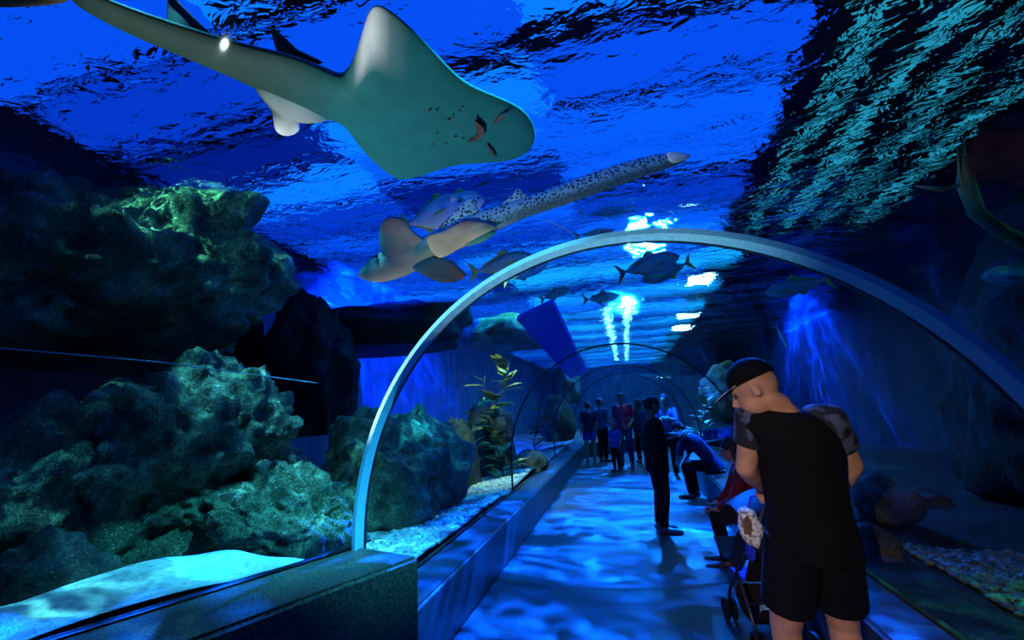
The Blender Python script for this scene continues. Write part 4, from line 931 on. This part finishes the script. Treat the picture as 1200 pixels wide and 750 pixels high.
def cloth_sheet(name, rows, m, thick=0.012, parent=st_):
    b = bmesh.new(); vs = [[b.verts.new(p) for p in r] for r in rows]
    for a, c in zip(vs, vs[1:]):
        for k in range(len(a)-1): b.faces.new((a[k], a[k+1], c[k+1], c[k]))
    o = obj(name, fix(b), m, parent, smooth=True)
    s = o.modifiers.new('thick', 'SOLIDIFY'); s.thickness = thick; s.offset = 0
    u = o.modifiers.new('sub', 'SUBSURF'); u.levels = 1; u.render_levels = 2
    return o
xs = (-1, -0.5, 0, 0.5, 1)
cloth_sheet('seat_back', [[(x*W*0.95, -0.42+0.04*abs(x), 0.84) for x in xs], [(x*W*0.95, -0.30-0.03*(1-x*x), 0.66) for x in xs], [(x*W*0.95, -0.14-0.03*(1-x*x), 0.46) for x in xs], [(x*W*0.95, -0.06, 0.37) for x in xs]], M_fab)
cloth_sheet('seat', [[(x*W*0.95, -0.08, 0.38) for x in xs], [(x*W*0.95, 0.06, 0.37-0.02*(1-x*x)) for x in xs], [(x*W*0.95, 0.22, 0.40) for x in xs], [(x*W*0.95, 0.28, 0.26) for x in xs]], M_bfab)
cloth_sheet('canopy', [[(x*W*1.45, -0.22+0.30*cos(t), 0.72+0.30*sin(t)*(1-0.22*x*x)-0.05*abs(x)) for x in xs] for t in (pi*1.0, pi*0.82, pi*0.62, pi*0.42, pi*0.22, 0.0)], M_fab)
cloth_sheet('basket', [[(x*W*0.9, -0.24, 0.28) for x in xs], [(x*W*0.9, -0.20, 0.15) for x in xs], [(x*W*0.9, 0.0, 0.13) for x in xs], [(x*W*0.9, 0.14, 0.16) for x in xs], [(x*W*0.9, 0.18, 0.28) for x in xs]], M_fab)
for s in (-1, 1):
    cloth_sheet('side_panel', [[(s*W*1.02, -0.40, 0.84), (s*W*1.05, -0.24, 0.78), (s*W*1.02, -0.04, 0.66)], [(s*W*1.02, -0.30, 0.66), (s*W*1.05, -0.16, 0.60), (s*W*1.02, 0.04, 0.54)], [(s*W*1.02, -0.10, 0.42), (s*W*1.05, 0.02, 0.42), (s*W*1.02, 0.18, 0.44)]], M_fab)
    cloth_sheet('blue_pad', [[(s*W*1.12, -0.46, 0.80), (s*W*1.16, -0.38, 0.82), (s*W*1.10, -0.30, 0.78)], [(s*W*1.14, -0.46, 0.70), (s*W*1.22, -0.36, 0.70), (s*W*1.12, -0.28, 0.66)], [(s*W*1.08, -0.40, 0.60), (s*W*1.12, -0.32, 0.58), (s*W*1.08, -0.24, 0.58)]], M_bfab)
b = bmesh.new(); add_slab(b, [(-W*1.0, 0.24, 0.42), (W*1.0, 0.24, 0.42), (W*0.9, 0.50, 0.50), (-W*0.9, 0.50, 0.50)], (0, -0.3, 1), 0.06); obj('footrest', fix(b), M_fab, st_)
cloth_sheet('rear_pocket', [[(-W*0.3, -0.44, 0.66), (W*0.2, -0.46, 0.66), (W*0.8, -0.44, 0.66)], [(-W*0.3, -0.40, 0.52), (W*0.2, -0.43, 0.52), (W*0.8, -0.40, 0.52)], [(-W*0.3, -0.28, 0.44), (W*0.2, -0.30, 0.44), (W*0.8, -0.28, 0.44)]], M_beige)
# pale hat tied to the handle, and the bundle in the basket
def puff(name, c, r, seed, m, tilt=0.0, amp=0.18):
    b = bmesh.new(); bmesh.ops.create_icosphere(b, subdivisions=4, radius=1)
    for v in b.verts:
        d = v.co.normalized(); k = 1 + amp*noise.noise(d*1.8+Vector((seed, 0, 0))) + amp*0.35*noise.noise(d*5+Vector((seed, 3, 0)))
        x, y, z = d.x*r[0]*k, d.y*r[1]*k, d.z*r[2]*k
        v.co = Vector((x*cos(tilt)-z*sin(tilt), y, x*sin(tilt)+z*cos(tilt)))
    o = obj(name, b, m, smooth=True); o.location = c; return o
M_lace = mat('pale_lace', (0.25, 0.28, 0.22), (0.85, 0.88, 0.84), 0.85, 55, 3, lo=0.42, hi=0.5, bump=0.4, bscale=60)
o = puff('sun_hat', atD(879, 617, 2.62), (0.062, 0.045, 0.112), 2.0, M_lace, 0.12); tag(o, 'pale lacy sun hat hanging from the pushchair handle', 'hat')
b = bmesh.new(); add_slab(b, [(-0.048, -0.042, 0.04), (-0.015, -0.050, 0.075), (0.002, -0.052, 0.03), (-0.012, -0.050, -0.035), (-0.044, -0.042, -0.03)], (0, 1, 0), 0.02); obj('hat_patch', fix(b), cloth('brown_cloth', (0.12, 0.08, 0.04)), o)
b = bmesh.new(); add_tube(b, [(0.01, 0, 0.10), (0.03, 0.02, 0.16), (0.085, -0.1, 0.215)], 0.008, 8); tag(obj('hat_ribbon', b, M_bfab, o, smooth=True), 'blue ribbon tying the hat')
c_ = SO + rotz(Vector((0.02, -0.12, 0.215)), SA)
tag(puff('cloth_bundle', c_, (0.10, 0.09, 0.055), 6.0, mat('cyan_print', (0.04, 0.10, 0.16), (0.35, 0.75, 0.80), 0.8, 22, lo=0.45, hi=0.55)), 'pale cyan printed cloth bundled in the pushchair basket', 'cloth')
# ------------------------------------------------------------------ kelp, beam, ropes, driftwood
M_kelp = mat('yellow_kelp', (0.10, 0.09, 0.015), (0.36, 0.30, 0.05), 0.5, 12, 3)
M_stem = mat('kelp_stem', (0.05, 0.05, 0.02), (0.1, 0.09, 0.04), 0.6)
def kelp(label, base, top, n, leaf, seed, group=None):
    rd = random.Random(seed); base, top = Vector(base), Vector(top); h_ = (top-base).length
    root = thing('kelp', label, 'plant', base, 0, group)
    sway = lambda t: (top-base)*t + Vector((0.05*sin(t*6+seed)*h_, 0.04*cos(t*5+seed)*h_, 0))
    b = bmesh.new(); add_tube(b, [sway(k/8) for k in range(9)], [0.014-0.001*k for k in range(9)], 7); obj('stem', b, M_stem, root, smooth=True)
    for k in range(n):
        t = 0.12+0.86*k/n; p = sway(t); a = rd.uniform(0, 2*pi); l = leaf*rd.uniform(0.7, 1.2)
        d = Vector((cos(a), sin(a)*0.8, rd.uniform(0.1, 0.9))).normalized(); s = d.cross(Vector((rd.uniform(-.3, .3), rd.uniform(-.3, .3), 1))).normalized(); nn = d.cross(s)
        b = bmesh.new(); w = l*0.2
        add_slab(b, [p, p+d*l*0.3+s*w, p+d*l*0.7+s*w*0.8+nn*l*0.08, p+d*l+nn*l*0.2, p+d*l*0.7-s*w*0.8+nn*l*0.08, p+d*l*0.3-s*w], nn, 0.008)
        obj('leaf', fix(b), M_kelp, root, smooth=True)
kelp('tall yellow kelp with long blades just left of the thin hoop', atD(584, 590, 7.6), atD(590, 425, 7.6), 44, 0.42, 1.0)
kelp('second tall kelp, dimmer, between the dark rock and the hoop', atD(556, 585, 7.9), atD(560, 440, 7.9), 26, 0.38, 2.0)
kelp('small bushy yellow kelp on the gravel inside the thin hoop', atD(630, 540, 9.6), atD(628, 472, 9.6), 24, 0.28, 3.0)
kelp('green-yellow weed behind the right glass past the bending visitor', atD(826, 520, 10.0), atD(822, 450, 10.0), 24, 0.34, 4.0)
# flat blue board under the surface, along the tunnel
M_board = mat('blue_board', (0.02, 0.05, 0.7), (0.04, 0.08, 0.9), 0.6, 6)
b = bmesh.new(); A = [atD(606, 372, 8.0), atD(648, 352, 8.0), atD(688, 436, 13.5), atD(668, 442, 13.5)]
add_slab(b, A, (0.3, 0.2, 1), 0.28); tag(obj('board', fix(b), M_board), 'broad blue board slanting down under the water surface beyond the arch', 'board')
M_rope = mat('pale_rope', (0.16, 0.2, 0.24), (0.3, 0.34, 0.38), 0.5, 60, stretch=(8, 8, 8))
def rope(label, pts, r):
    b = bmesh.new(); add_tube(b, pts, r, 8); tag(obj('rope', b, M_rope, smooth=True), label, 'rope')
rope('thin pale line stretched across the dark rocks at the left', [atD(-60, 402, 3.0), atD(0, 408, 3.1), atD(185, 424, 3.5), atD(372, 449, 4.0)], 0.0045)
rope('bright thin line just under the surface above the right of the arch', [atD(846, 256, 4.2), atD(880, 236, 4.1), atD(955, 196, 4.0)], 0.008)
rope('fine line hanging between the shark tail and the arch', [atD(640, 258, 4.3), atD(662, 268, 4.3), atD(682, 281, 4.3)], 0.004)
M_drift = mat('brown_driftwood', (0.10, 0.07, 0.02), (0.22, 0.16, 0.05), 0.7, 8, 4, stretch=(1, 1, 0.3), bump=0.4)
b = bmesh.new(); add_tube(b, [atD(1126, 170, 2.7), atD(1132, 215, 2.7), atD(1145, 250, 2.7), atD(1175, 272, 2.7), atD(1230, 300, 2.7)], [0.02, 0.045, 0.04, 0.04, 0.05], 10)
o = obj('driftwood', b, M_drift, smooth=True); tag(o, 'crooked brown driftwood hanging at the upper right edge', 'branch')
b = bmesh.new(); add_tube(b, [atD(1132, 215, 2.7), atD(1105, 222, 2.75), atD(1072, 218, 2.8)], [0.03, 0.015, 0.006], 8); obj('twig', b, M_drift, o, smooth=True)
